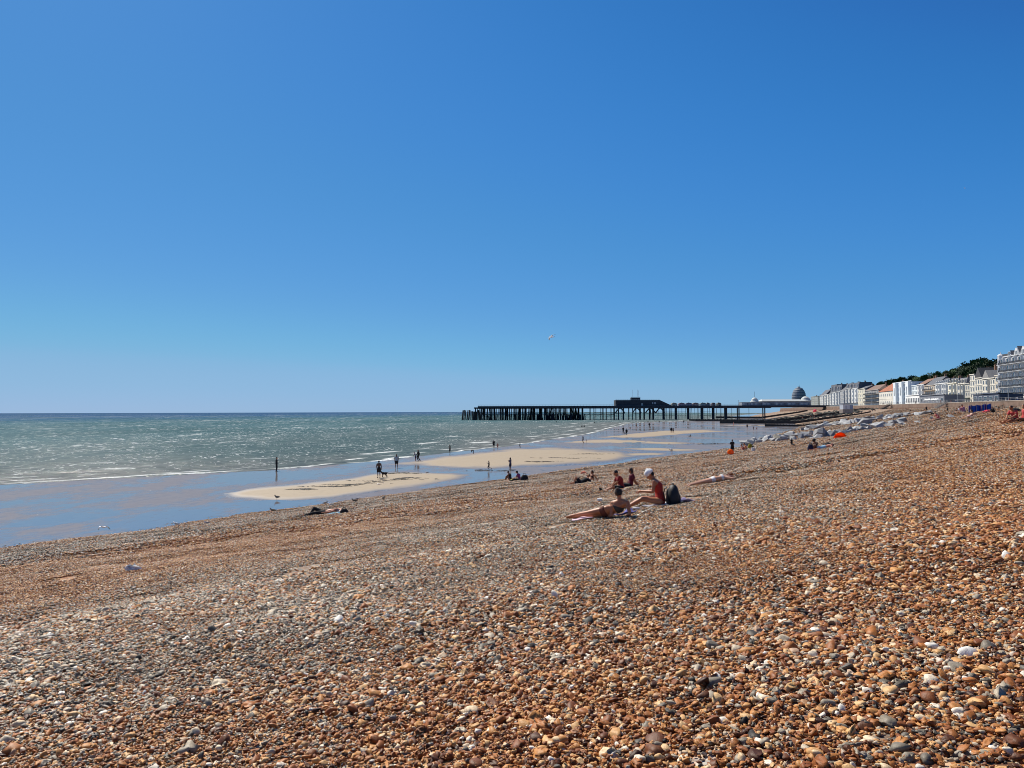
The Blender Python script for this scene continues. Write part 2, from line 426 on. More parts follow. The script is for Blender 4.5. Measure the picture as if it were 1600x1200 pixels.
wavec = t.noise(t.mapping(p, (.6, 1.0, 1), (0, 0, .35)), .55, 5, .62)
# foam on the shore breakers
wj = t.math('ADD', wd, t.math('MULTIPLY', t.math('SUBTRACT', t.noise(p, .09, 4, .6), .5), 9.0))
foam_glint = None
for c0, wid, thr, sc in ((1.6, .9, .40, .10), (6.2, 1.2, .50, .12), (12.5, 1.6, .52, .09), (22, 1.9, .55, .07), (34, 2.4, .57, .06)):
    rid = t.math('SUBTRACT', 1., t.math('DIVIDE', t.math('ABSOLUTE', t.math('SUBTRACT', wj, c0)), wid), clamp=True)
    gate = t.math('MULTIPLY', t.math('SUBTRACT', t.noise(t.mapping(p, (1, 1, 1), (0, 0, c0)), sc, 3), thr), 9., clamp=True)
    r = t.math('MULTIPLY', rid, gate); foam_glint = r if foam_glint is None else t.math('MAXIMUM', foam_glint, r)
foam_glint = t.math('MULTIPLY', foam_glint, t.math('MULTIPLY', t.math('SUBTRACT', t.noise(p, 2.2, 4, .7), .33), 7., clamp=True), clamp=True)
# whitecaps and sun glitter painted as pale dashes, small near, larger far out
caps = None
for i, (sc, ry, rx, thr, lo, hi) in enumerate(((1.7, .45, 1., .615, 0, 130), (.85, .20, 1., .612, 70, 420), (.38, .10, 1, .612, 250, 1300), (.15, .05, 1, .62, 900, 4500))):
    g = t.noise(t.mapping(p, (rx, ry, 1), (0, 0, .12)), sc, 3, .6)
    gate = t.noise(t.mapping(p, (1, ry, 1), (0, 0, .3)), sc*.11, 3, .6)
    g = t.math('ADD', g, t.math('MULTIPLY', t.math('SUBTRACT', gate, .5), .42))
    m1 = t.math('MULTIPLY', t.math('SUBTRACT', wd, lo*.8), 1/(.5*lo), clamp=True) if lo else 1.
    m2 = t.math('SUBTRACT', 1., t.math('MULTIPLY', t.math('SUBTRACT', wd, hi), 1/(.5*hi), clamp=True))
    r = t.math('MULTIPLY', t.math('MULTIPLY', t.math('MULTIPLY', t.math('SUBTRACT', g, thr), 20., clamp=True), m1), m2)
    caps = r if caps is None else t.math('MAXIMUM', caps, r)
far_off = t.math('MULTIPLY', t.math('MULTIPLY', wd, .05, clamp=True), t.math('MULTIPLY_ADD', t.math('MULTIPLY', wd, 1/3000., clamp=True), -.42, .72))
foam_glint = t.math('MAXIMUM', foam_glint, t.math('MULTIPLY', caps, far_off))  # breaker foam joined with the whitecaps and painted sun glitter
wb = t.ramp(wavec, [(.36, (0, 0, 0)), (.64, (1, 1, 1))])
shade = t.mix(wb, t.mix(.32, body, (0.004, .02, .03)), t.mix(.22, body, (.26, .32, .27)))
nrm = t.bump(t.noise(t.mapping(p, (.7, 1.2, 1), (0, 0, .4)), 2.6, 3, .6), .6, .10, t.bump(wavec, .9, .45))
df = t.node('ShaderNodeBsdfDiffuse'); t.ln(t.mix(foam_glint, shade, (.80, .82, .80)), df.inputs[0]); t.ln(t.bump(wavec, .35, .3), df.inputs['Normal'])
gl = t.node('ShaderNodeBsdfGlossy'); gl.inputs['Roughness'].default_value = .16; t.ln(nrm, gl.inputs['Normal'])
ms = t.node('ShaderNodeMixShader'); t.ln(df.outputs[0], ms.inputs[1]); t.ln(gl.outputs[0], ms.inputs[2])
t.ln(t.math('MULTIPLY', t.math('SUBTRACT', 1., foam_glint), t.math('MULTIPLY_ADD', t.math('MULTIPLY', wd, 1/1500., clamp=True), -.01, .06)), ms.inputs[0])
t.ln(ms.outputs[0], t.n['Material Output'].inputs['Surface'])
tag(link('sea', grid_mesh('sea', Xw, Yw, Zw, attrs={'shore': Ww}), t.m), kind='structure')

# ---------------------------------------------------------------- shingle beach
ysB = [-14.]
while ysB[-1] < 2500: ysB.append(ysB[-1]+max(.3, ysB[-1]*.012))
ysB = np.array(ysB); fb = np.concatenate([np.linspace(0, .62, 330), np.linspace(.625, 1, 60)])
Xb = (toe(ysB)-1.0)[:, None]*(1-fb)+(wallx(ysB)+.5)[:, None]*fb; Yb = np.repeat(ysB[:, None], len(fb), 1)
Zb = beach_z(Xb, Yb)
t = NT('shingle'); p = t.pos(); of = t.attr('ofrac')
vo = t.node('ShaderNodeTexVoronoi'); vo.inputs['Scale'].default_value = 17; vo.inputs['Randomness'].default_value = 1
t.ln(p, vo.inputs['Vector']); cs = t.node('ShaderNodeSeparateColor'); t.ln(vo.outputs['Color'], cs.inputs[0])
vo2 = t.node('ShaderNodeTexVoronoi'); vo2.inputs['Scale'].default_value = 5.; t.ln(p, vo2.inputs['Vector'])
cs2 = t.node('ShaderNodeSeparateColor'); t.ln(vo2.outputs['Color'], cs2.inputs[0])
c1 = pebble_colour(t, cs.outputs[0], cs.outputs[1], of); c2 = pebble_colour(t, cs2.outputs[0], cs2.outputs[1], of)
cc = t.mix(.45, c1, c2); cc = t.mix(1., cc, t.ramp(t.noise(p, .9, 4, .65), [(.3, (.50, .48, .45)), (.65, (.95, .92, .88))]), 'MULTIPLY')
t.ln(cc, t.b.inputs['Base Color']); t.b.inputs['Roughness'].default_value = .75
bm_ = t.bump(vo.outputs['Distance'], .8, -.05); t.ln(t.bump(vo2.outputs['Distance'], .7, -.10, bm_), t.b.inputs['Normal'])
tag(link('shingle_beach', grid_mesh('shingle_beach', Xb, Yb, Zb, attrs={'ofrac': orange_frac(Xb, Yb)}), t.m), kind='structure')

# stones strayed onto the wet sand below the shingle
mb = MB(); rs_ = random.Random(31)
for i in range(2600):
    y = 36+150*rs_.random()**1.6; d_ = abs(rs_.gauss(0, .8)); x = float(toe(y))+.5-d_; r_ = rs_.uniform(.010, .028)*(1+y/90)
    mb.ell((x, y, max(0, float(sand_z(x, y)))+r_*.2), (r_*rs_.uniform(.8, 1.5), r_, r_*.55), n=6, m=4)
tag(mb.build('stray_pebbles', mat('stray_stone', (.16, .115, .08), .5, .6, 9.)), kind='stuff')
# ---------------------------------------------------------------- land behind the beach
def land(name, off0, off1, z0, z1, m, ys, hill=None, n=8):
    ys = np.array(ys, float); f = np.linspace(0, 1, n)
    X = (wallx(ys)+off0)[:, None]+(off1-off0)*f; Y = np.repeat(ys[:, None], n, 1)
    Z = z0+(z1-z0)*np.repeat(f[None], len(ys), 0)
    if hill is not None: Z = Z+hill(X, Y)
    return tag(link(name, grid_mesh(name, X, Y, Z), m), kind='structure')
PROM = 10.3
asphalt = mat('asphalt', (.06, .06, .062), .9, .2, 2.)
paving = mat('paving', (.36, .33, .29), .85, .15, 1.5)
grass = mat('hill_grass', (.07, .10, .035), .9, .4, .08)
yr = list(range(-60, 1500, 20))+[1600, 2000, 2500]
land('promenade', -.3, 12.5, PROM, PROM, paving, yr)
land('road', 12.5, 24, PROM-.12, PROM-.12, asphalt, yr)
land('pavement', 24, 30, PROM, PROM, paving, yr)
def hill_h(X, Y):
    u = X-wallx(Y)-44
    ridge = np.interp(Y, [0, 300, 420, 520, 620, 760, 1000, 1400, 2500], [34, 34, 34, 28, 26, 24, 16, 10, 6])
    return ridge*np.clip(u/70., 0, 1)**1.15+2*(fbm(X/40, Y/40, 91)-.5)*np.clip(u/30, 0, 1)
land('hillside', 29.9, 420, PROM-.1, PROM+3, grass, yr, hill_h, 40)

# sea wall along the promenade
wallm = mat('seawall_concrete', (.20, .135, .10), .9, .28, .35, .02)
capm = mat('seawall_cap', (.42, .36, .30), .85, .15, 1.)
def strip_along(mb, off0, off1, z0, z1, ys):
    vs = []; fs = []
    for i, y in enumerate(ys):
        x = float(wallx(y)); a = z0(y) if callable(z0) else z0; b = z1(y) if callable(z1) else z1
        vs += [(x+off0, y, a), (x+off1, y, a), (x+off1, y, b), (x+off0, y, b)]
        if i:
            o = 4*(i-1); q = 4*i
            for j in range(4): fs.append((o+j, o+(j+1) % 4, q+(j+1) % 4, q+j))
    fs += [(0, 1, 2, 3), (q+3, q+2, q+1, q)]
    return mb.add(vs, fs)
wy = [-60, 0, 60, 130, 200, 270]+list(range(300, 1001, 25))+[1100, 1300, 1500, 2000, 2500]
sw_ = empty('sea_wall', (float(wallx(330)), 330, PROM-1), 0, 'long brown concrete sea wall holding the promenade above the shingle', 'sea wall')
def rel(mb, e):
    mb.v = [(x-e.location.x, y-e.location.y, z-e.location.z) for x, y, z in mb.v]; return mb
rel(strip_along(MB(), -.9, -.3, 5.0, PROM+.05, wy), sw_).build('wall', wallm, sw_)
rel(strip_along(MB(), -1.0, -.1, PROM+.053, PROM+.3, wy), sw_).build('coping', capm, sw_)
rel(strip_along(MB(), -1.6, -.903, 5.0, PROM-1.75, wy), sw_).build('footing', mat('dark_brown_concrete', (.16, .09, .06), .9, .3, .5), sw_)
# railing
rail = empty('railing', (float(wallx(330)), 330, PROM), 0, 'thin grey metal railing on top of the sea wall', 'railing')
rm = mat('railing_paint', (.25, .26, .27), .5)
mb = MB()
for z in (.55, 1.1):
    for a, b in zip(wy, wy[1:]):
        if 130 <= a < 900: mb.bar((float(wallx(a))-.5, a, PROM+.3+z), (float(wallx(b))-.5, b, PROM+.3+z), .07)
rel(mb, rail).build('rail', rm, rail)
first = None
k = 0
for y in np.arange(200, 600, 4.2):
    if k >= 96: break
    k += 1
    if first is None:
        first = MB().box((0, 0, .6), (.09, .09, 1.2)).build('post', rm, rail)
        o = first
    else:
        o = first.copy(); C.objects.link(o); o.parent = rail
    o.location = (float(wallx(y))-.5-rail.location.x, y-rail.location.y, .3)

# ---------------------------------------------------------------- buildings on the front
glass = NT('window_glass'); glass.b.inputs['Base Color'].default_value = (.03, .04, .055, 1); glass.b.inputs['Roughness'].default_value = .12
glass.b.inputs['Specular IOR Level'].default_value = .6
gn = glass.noise(glass.gen(), .9, 2); glass.ln(glass.ramp(gn, [(.45, (.012, .017, .026)), (.66, (.06, .075, .09))]), glass.b.inputs['Base Color']); glass = glass.m
frame_m = mat('window_frame_paint', (.74, .73, .70), .6)
slate = mat('slate_roof', (.10, .105, .12), .75, .2, 1.5)
iron = mat('dark_iron', (.035, .035, .04), .55)
_win = {}
def win_mesh(w, h):
    k = (round(w, 2), round(h, 2))
    if k not in _win:
        f = MB(); t = .11
        f.box((0, 0, h/2-t/2), (.1, w, t)); f.box((0, 0, -h/2+t/2-.03), (.16, w+.1, t))
        f.box((0, w/2-t/2, 0), (.1, t, h-2*t-.02)); f.box((0, -w/2+t/2, 0), (.1, t, h-2*t-.02)); f.box((.01, 0, .1), (.07, w-2*t-.02, .06))
        g = MB().box((.03, 0, 0), (.03, w-.14, h-.14))
        _win[k] = (f.mesh('window'), g.mesh('pane')); _win[k][0].materials.append(frame_m); _win[k][1].materials.append(glass)
    return _win[k]
def add_window(root, loc, w, h, rz=0):
    a, b = win_mesh(w, h); f = link('window', a, None, root, loc); f.rotation_euler = (0, 0, rz)
    g = link('pane', b, None, f); return f
def ray_front(px, off):
    """point where the pixel column meets the line 'off' metres inland of the wall"""
    d = ray(px, 640); lo, hi = 60., 1480.
    f = lambda y: CAM.x+d.x/d.y*y-(float(wallx(y))+off)
    if f(lo)*f(hi) > 0: return None
    for _ in range(50):
        m = (lo+hi)/2
        if f(lo)*f(m) <= 0: hi = m
        else: lo = m
    return Vector((float(wallx(lo))+off, lo, 0))
def zat(px, py, y):
    d = ray(px, py); return CAM.z+d.z/d.y*y
NB = 0
def building(name, px0, px1, ytop, col, label, cat='building', off=30.2, floors=4, cols=4, depth=13, roof='flat', rh=2.6, roofm=None,
             bays=0, balc=False, ground='dark', win=(1.05, 1.75), chim=2, parapet=True, awning=False, base=None, near_wins=True, rough=.8):
    """px0 (near, larger) px1 (far, smaller): photo columns where the front begins and ends"""
    global NB; NB += 1
    A = ray_front(px0, off); B = ray_front(px1, off); base = PROM if base is None else base
    L = (B-A).length; ang = math.atan2(B.y-A.y, B.x-A.x)-math.pi/2        # local y runs along the front away from the camera
    zt = zat((px0+px1)/2, ytop, (A.y+B.y)/2); H = zt-base
    root = empty(name, (A.x, A.y, base), ang, label, cat)
    wm = mat('render_%02d' % NB, col, rough, .10, .25)
    w = MB().box((depth/2, L/2, H/2-.25), (depth, L-.12, H+.5)); w.build('wall', wm, root)
    fh = H/floors; cw = L/cols; trim = mat('trim_%02d' % NB, tuple(min(.85, c*1.12) for c in col), .7)
    bayi = set()
    if bays:
        st = max(1, cols//bays)
        for b in range(bays): bayi.add(min(cols-1, b*st))
    for i in range(cols):
        yc = cw*(i+.5)
        if i in bayi:
            z1 = H-.3 if parapet else H-fh*.5; b0 = min(cw*.42, 1.6); dd = .95
            MB().prism([(.01, yc-b0), (.01, yc+b0), (-dd, yc+b0*.6), (-dd, yc-b0*.6)][::-1], fh*.95 if ground else 0, z1).build('bay', wm, root)
    for fl in range(floors):
        zc = fh*(fl+.52)
        if fl == 0 and ground in ('dark', 'shop'):
            continue
        for i in range(cols):
            yc = cw*(i+.5); xo = -.06
            if i in bayi: xo = -1.0
            add_window(root, (xo, yc, zc), min(win[0], cw*.62), min(win[1], fh*.66), math.pi)
    if ground == 'dark':
        sf = MB(); sf.box((-.35, L/2, fh*.9), (.9, L-.5, fh*.16)); sf.build('shop_fascia', mat('fascia_%02d' % NB, random.choice([(.05, .06, .09), (.08, .07, .07), (.03, .05, .05), (.12, .11, .10)]), .6), root)
        n = max(2, int(L/4.5))
        for i in range(n): add_window(root, (-.07, L*(i+.5)/n, fh*.42), L/n*.8, fh*.62, math.pi)
    # string courses, cornice, parapet
    for fl in range(1, floors): MB().box((-.09, L/2, fh*fl), (.18, L-.14, .22)).build('string_course', trim, root)
    if parapet: MB().box((-.02, L/2, H+.44), (.66, L-.02, .42)).build('cornice', trim, root)
    if balc:
        for fl in range(1, floors):
            bb = MB().box((-.95, L/2, fh*fl+.2), (1.5, L-.3, .14)).build('balcony', trim, root)
            rr = MB(); rr.box((-1.66, L/2, fh*fl+1.22), (.06, L-.3, .07))
            for q in range(int(L/.9)): rr.box((-1.66, .4+q*.9, fh*fl+.74), (.07, .5, .93))
            rr.build('railing', iron, bb)
    if awning:
        for i in range(cols):
            yc = cw*(i+.5); MB().add([(-.1, yc-cw*.42, fh*.95), (-.1, yc+cw*.42, fh*.95), (-2.4, yc+cw*.42, fh*.66), (-2.4, yc-cw*.42, fh*.66), (-.1, yc-cw*.42, fh*.91), (-.1, yc+cw*.42, fh*.91), (-2.4, yc+cw*.42, fh*.62), (-2.4, yc-cw*.42, fh*.62)],
                [(0, 1, 2, 3), (7, 6, 5, 4), (0, 3, 7, 4), (1, 5, 6, 2), (2, 6, 7, 3), (0, 4, 5, 1)]).build('awning', mat('awning_cloth', (.62, .60, .56), .8), root)
    if near_wins:
        for fl in range(1, floors):
            for x in (depth*.3, depth*.68): add_window(root, (x, -.01, fh*(fl+.52)), .95, min(1.5, fh*.55), -math.pi/2)
    rmx = roofm or slate; r = None
    if roof == 'mansard':
        r = MB().add([(.35, .1, H+.25), (depth-.2, .1, H+.25), (depth-.2, L-.1, H+.25), (.35, L-.1, H+.25),
             (1.6, .9, H+.25+rh), (depth-1.4, .9, H+.25+rh), (depth-1.4, L-.9, H+.25+rh), (1.6, L-.9, H+.25+rh)],
             [(3, 2, 1, 0), (4, 5, 6, 7), (0, 1, 5, 4), (1, 2, 6, 5), (2, 3, 7, 6), (3, 0, 4, 7)]).build('roof', rmx, root)
        for i in range(0, cols, 1 if cols < 4 else 2):
            d = MB().box((.95, cw*(i+.5), H+.25+rh*.42), (1.6, 1.3, rh*.62)).build('dormer', wm, r); g = MB().box((.13, cw*(i+.5), H+.25+rh*.42), (.05, .9, rh*.42)).build('dormer_window', glass, r)
    elif roof == 'gable':      # ridge parallel to the front
        r = MB().add([(-.3, -.1, H+.2), (depth+.3, -.1, H+.2), (depth+.3, L+.1, H+.2), (-.3, L+.1, H+.2), (depth/2, -.1, H+.2+rh), (depth/2, L+.1, H+.2+rh)],
             [(3, 2, 1, 0), (0, 1, 4), (2, 3, 5), (0, 4, 5, 3), (1, 2, 5, 4)]).build('roof', rmx, root)
    elif roof == 'front_gable':
        n = max(1, bays)
        mbr = MB()
        for i in range(n):
            y0 = L*i/n; y1 = L*(i+1)/n; o = [(-.3, y0, H+.2), (-.3, y1, H+.2), (-.3, (y0+y1)/2, H+.2+rh), (depth, y0, H+.2), (depth, y1, H+.2), (depth, (y0+y1)/2, H+.2+rh)]
            mbr.add(o, [(0, 2, 1), (3, 4, 5), (0, 3, 5, 2), (1, 2, 5, 4), (0, 1, 4, 3)])
        r = mbr.build('roof', rmx, root)
    elif roof == 'hip':
        e = min(depth/2, L/2-.3)
        r = MB().add([(-.4, -.4, H+.2), (depth+.4, -.4, H+.2), (depth+.4, L+.4, H+.2), (-.4, L+.4, H+.2), (depth/2, e, H+.2+rh), (depth/2, L-e, H+.2+rh)],
             [(3, 2, 1, 0), (0, 1, 4), (2, 3, 5), (0, 4, 5, 3), (1, 2, 5, 4)]).build('roof', rmx, root)
    else:
        r = MB().box((depth/2, L/2, H+.27), (depth-1, L-1, .1)).build('roof', mat('flat_roof', (.2, .2, .2), .9), root)
    cm = mat('chimney_brick', (.30, .17, .11), .9, .3, 2.)
    for i in range(chim):
        yc = L*(i+.12)/max(1, chim-.76) if chim > 1 else L*.1
        c = MB().box((depth*.5, min(yc, L-.7), H+rh*.75+.5), (1.1, .75, rh*.5+1.5)); 
        for q in (-.5, 0, .5): c.bar((depth*.5+q, min(yc, L-.7), H+rh+1.25), (depth*.5+q, min(yc, L-.7), H+rh+1.8), .22, n=6)
        c.build('chimney', cm, r)
    return root, L, H, fh, wm, trim
W = (.72, .71, .68); CR = (.66, .62, .53)
# large hotel at the right edge
hot, L, H, fh, wm, trim = building('hotel', 1612, 1564.5, 556.5, (.56, .57, .58), 'tall grey and white seafront hotel with gables, turret and balconies at the right edge', 'hotel', floors=6, cols=10, bays=5, balc=True, ground='', win=(1.9, 2.8), chim=0, roof='flat', rh=2.4, awning=True, depth=16)
# gables, corner turret and chimneys of the hotel
_A = ray_front(1612, 30.2)
def hy(px): return (ray_front(px, 30.2)-_A).length
for i, (yc, w_, hh) in enumerate(((hy(1603), 2.4, 3.6), (hy(1592), 2.4, 3.4), (hy(1581), 1.6, 2.0))):
    g0 = H+.2
    g = MB().add([(-.5, yc-w_, g0), (-.5, yc+w_, g0), (-.5, yc+w_, g0+hh*.4), (-.5, yc+.35, g0+hh), (-.5, yc-.35, g0+hh), (-.5, yc-w_, g0+hh*.4),
                  (5, yc-w_, g0), (5, yc+w_, g0), (5, yc+w_, g0+hh*.4), (5, yc+.35, g0+hh), (5, yc-.35, g0+hh), (5, yc-w_, g0+hh*.4)],
                 [(0, 1, 2, 3, 4, 5)[::-1], (6, 7, 8, 9, 10, 11), (0, 6, 7, 1), (1, 7, 8, 2), (2, 8, 9, 3), (3, 9, 10, 4), (4, 10, 11, 5), (5, 11, 6, 0)]).build('gable', trim, hot)
    for q in (-1.0, 1.0): add_window(hot, (-.56, yc+q*w_/2.6, g0+1.25), 1.1, 1.8, math.pi)
    MB().add([(-.2, yc-w_-.4, g0+hh*.34), (5.2, yc-w_-.4, g0+hh*.34), (5.2, yc-.3, g0+hh+.5), (-.2, yc-.3, g0+hh+.5), (-.2, yc-w_-.4, g0+hh*.38), (5.2, yc-w_-.4, g0+hh*.38), (5.2, yc-.3, g0+hh+.75), (-.2, yc-.3, g0+hh+.75)],
             [(3, 2, 1, 0), (4, 5, 6, 7), (0, 1, 5, 4), (1, 2, 6, 5), (2, 3, 7, 6), (3, 0, 4, 7)]).build('gable_roof', slate, hot)
MB().box((3.2, hy(1571.5), H+1.0), (6, hy(1566.5)-hy(1577), 1.5)).build('attic_block', mat('dark_slate', (.06, .06, .065), .8), hot)
tu = MB(); yt = L-1.9
tu.tube([(-.3, yt, 0), (-.3, yt, H+1.2)], [1.5, 1.5], 8); tu.build('turret', trim, hot)
MB().tube([(-.3, yt, H+1.2), (-.3, yt, H+1.8), (-.3, yt, H+2.1), (-.3, yt, H+2.9)], [1.6, 1.0, .3, .08], 8).build('turret_cap', trim, hot)
for zz in (fh*1.5, fh*2.5, fh*3.5, fh*4.5, fh*5.5):
    add_window(hot, (-1.74, yt, zz), .8, 1.7, math.pi); add_window(hot, (-1.32, yt-1.12, zz), .6, 1.7, math.pi+.78)
for yc in (hy(1586.5), hy(1597.5)): MB().box((6, yc, H+2), (2.2, 1.3, 4.2)).build('chimney', mat('chimney_brick', (.3, .17, .11)), hot)

T = building
T('house', 1564.4, 1556, 588, (.62, .55, .44), 'narrow pinkish cream house with bay windows joined to the big hotel', floors=4, cols=2, bays=1, balc=False, ground='', chim=1, roof='flat', win=(1.3, 1.9), depth=12)
T('house', 1556, 1548, 592, CR, 'narrow cream house second from the big hotel', floors=4, cols=2, ground='', chim=0, roof='gable', rh=2.5, win=(1.3, 1.9))
T('house', 1548, 1536, 593, CR, 'cream house with pale grey gabled roof and a bracketed bay', floors=4, cols=3, bays=1, ground='', chim=0, roof='front_gable', rh=4.5, roofm=mat('grey_tiles', (.26, .25, .24), .8), win=(1.4, 2.0))
T('house', 1536, 1524.5, 592, CR, 'cream house below a steep dark gable wall', floors=4, cols=3, bays=0, ground='', chim=1, roof='front_gable', rh=5.5, roofm=mat('dark_slate', (.06, .06, .065), .8), win=(1.4, 2.0))
T('house', 1524.5, 1516.5, 586.5, CR, 'tall narrow cream house with a flat top rising above its row', floors=5, cols=2, ground='', chim=1, roof='flat', win=(1.2, 1.9))
T('house', 1516.5, 1509, 600.5, (.5, .47, .4), 'low dull cream house in the gap beside the tall narrow one', floors=3, cols=2, chim=0, roof='flat')
T('house', 1509, 1496, 601, CR, 'cream bay fronted house under a wide grey slate mansard', floors=3, cols=3, bays=2, chim=1, roof='mansard', rh=3.4, roofm=mat('grey_slate', (.17, .17, .19), .75), win=(1.4, 2.1))
T('house', 1496, 1482, 600, (.72, .68, .56), 'pale cream shopfront house with two bays and dark slate roof', floors=3, cols=3, bays=2, chim=2, roof='mansard', rh=3., win=(1.4, 2.1))
T('house', 1482, 1472, 600, W, 'white bow fronted house beside the cream shopfronts', floors=4, cols=3, bays=2, chim=2, roof='mansard', rh=3., win=(1.3, 1.9))
T('house', 1472, 1462, 601, W, 'white house with two round bays and a rendered parapet', floors=4, cols=3, bays=2, chim=2, roof='mansard', rh=2.4, win=(1.3, 1.9))
T('terrace_house', 1462, 1445, 603.5, (.55, .46, .36), 'brick and white banded terrace with black balconies and a dark gable', floors=4, cols=6, balc=True, ground='dark', chim=2, roof='gable', rh=5.5, win=(1.4, 1.9))
T('house', 1445, 1434, 602, W, 'white stuccoed house with brown tiled roof behind the white restaurant', floors=4, cols=4, bays=2, chim=1, roof='gable', rh=4, roofm=mat('brown_tiles', (.23, .13, .09), .85), win=(1.2, 1.8))
T('house', 1434, 1425, 603.5, (.70, .76, .78), 'pale blue white stepped modern block, lower of the pair', floors=4, cols=4, chim=0, roof='flat', ground='')
root, L, H, fh, wm, trim = T('apartment_block', 1425, 1396, 598, (.74, .78, .80), 'white modern apartment block with blue recessed strips and staggered front', 'apartment block', floors=5, cols=10, ground='', chim=0, roof='flat', win=(1.1, 1.5), depth=16)
bl = mat('blue_panel', (.12, .33, .42), .5)
for i in range(3):
    MB().box((-.9, L*(.04+.34*i)+2.6, H/2+.6), (1.7, 6.2, H-.4)).build('projecting_bay', wm, root)
    MB().box((-.14, L*(.04+.34*i)+9.0, H/2), (.22, 2.4, H-1)).build('blue_strip', bl, root)
    MB().box((-1.8, L*(.04+.34*i)+2.6, H*.62), (.1, 1.2, H*.35)).build('stair_window', glass, root)
T('villa', 1395.5, 1374, 612, (.68, .64, .56), 'low white villa with bright orange tiled hipped roof', floors=2, cols=7, ground='', chim=1, roof='hip', rh=6.4, roofm=mat('orange_tiles', (.33, .11, .05), .8, .2, .6), win=(1.5, 1.9), depth=16, parapet=False)
T('flats', 1373.5, 1352, 610.5, (.33, .31, .29), 'grey block of flats with rows of balconies under brown roof', 'flats', floors=4, cols=8, balc=True, chim=1, roof='hip', rh=4.5, roofm=mat('brown_grey_tiles', (.20, .13, .10), .85), win=(1.6, 1.8))
T('house', 1352, 1341, 608.5, (.62, .58, .47), 'cream gable-ended house left of the grey balconied flats', floors=4, cols=4, chim=1, roof='gable', rh=3., ground='', win=(1.2, 1.9))
T('house', 1341, 1331, 608, (.70, .70, .68), 'white bow fronted terrace house under a long dark roof', floors=4, cols=4, bays=2, chim=2, roof='mansard', rh=5.5, win=(1.2, 1.9))
T('house', 1331, 1321, 608, (.44, .44, .43), 'grey stuccoed terrace house with tall chimney stack', floors=4, cols=4, bays=2, chim=2, roof='mansard', rh=5., win=(1.2, 1.9))
T('house', 1321, 1314, 611, (.38, .38, .38), 'dull grey terrace house beside the white hut roofline', floors=4, cols=4, bays=1, chim=1, roof='gable', rh=6, win=(1.2, 1.9))
T('house', 1314, 1306, 613, (.50, .51, .51), 'pale grey terrace house with square slate mansard', floors=5, cols=4, bays=2, chim=1, roof='mansard', rh=7, win=(1.2, 1.9))
T('house', 1306, 1297, 614.5, (.62, .62, .60), 'off white terrace house with the tallest mansard of the far row', floors=5, cols=4, bays=2, chim=1, roof='mansard', rh=8.5, win=(1.2, 1.9))
T('house', 1297, 1289, 617, (.64, .63, .58), 'whitish terrace house left of the tallest mansard', floors=5, cols=4, bays=2, chim=2, roof='flat', rh=2, win=(1.2, 1.9))
T('house', 1289, 1281, 619, (.55, .55, .52), 'far whitish terrace house topped with a dark pointed roof', floors=5, cols=4, bays=1, chim=1, roof='gable', rh=7, win=(1.2, 1.9))
T('flats', 1279, 1267, 620, (.30, .31, .28), 'drab grey green block of flats farthest along the front', 'flats', floors=5, cols=5, chim=3, roof='flat', rh=1, win=(1.4, 1.8))
# low buildings nearer the railing
def low(name, px0, px1, ytop, col, label, cols, off=13.5, depth=9, **k):
    return T(name, px0, px1, ytop, col, label, 'restaurant' if 'restaurant' in label else 'kiosk', off=off, floors=1, cols=cols, depth=depth, ground='', chim=0, roof='flat', near_wins=False, **k)
low('restaurant', 1437, 1416, 618.5, (.76, .76, .74), 'low white flat roofed restaurant on the promenade with tall windows', 8, win=(1.8, 2.6))
low('restaurant', 1476, 1437.3, 618.5, (.17, .18, .21), 'low slate grey flat roofed restaurant on the promenade', 6, win=(3.2, 1.8))
low('kiosk', 1562, 1521, 616.5, (.055, .07, .11), 'long low dark blue shuttered building behind the promenade railing', 5, win=(4.2, 2.0))

# ship-like apartment tower far off
cx, cy = 1500*ray(1248.5, 640).x/ray(1248.5, 640).y, 1500.
tw = empty('tower_block', (cx, cy, 8), 0, 'distant rounded dark tower block with stepped curved top and banded balconies', 'tower block')
gm = mat('tower_render', (.30, .33, .37), .8); dk = mat('tower_glazing', (.13, .15, .18), .65)
prof = [(13.2, 0), (13.2, 24), (13, 28), (12.3, 32), (11.2, 36), (9.6, 39.5), (7.6, 42.3), (5, 44.3), (2.6, 45.2)]
def rad(z): return float(np.interp(z, [p[1] for p in prof], [p[0] for p in prof]))
MB().tube([(0, 0, z) for z in (0, 24, 28, 32, 36, 39.5, 42.3, 44.3)], [(rad(z)-.8, 18*(rad(z)-.8)/13) for z in (0, 24, 28, 32, 36, 39.5, 42.3, 44.3)], 24, side=Vector((1, 0, 0))).build('core', dk, tw)
for i in range(14):
    z = 2+i*3.05; r = rad(z+1)
    MB().tube([(0, 0, z), (0, 0, z+1.15)], [(r, 18*r/13)]*2, 24, side=Vector((1, 0, 0))).build('balcony_band', gm, tw)
MB().box((0, 0, 45.2), (4, 5, 2.4)).build('roof_plant', gm, tw)
MB().bar((1, 0, 46), (1, 0, 50), .4).build('mast', iron, tw)

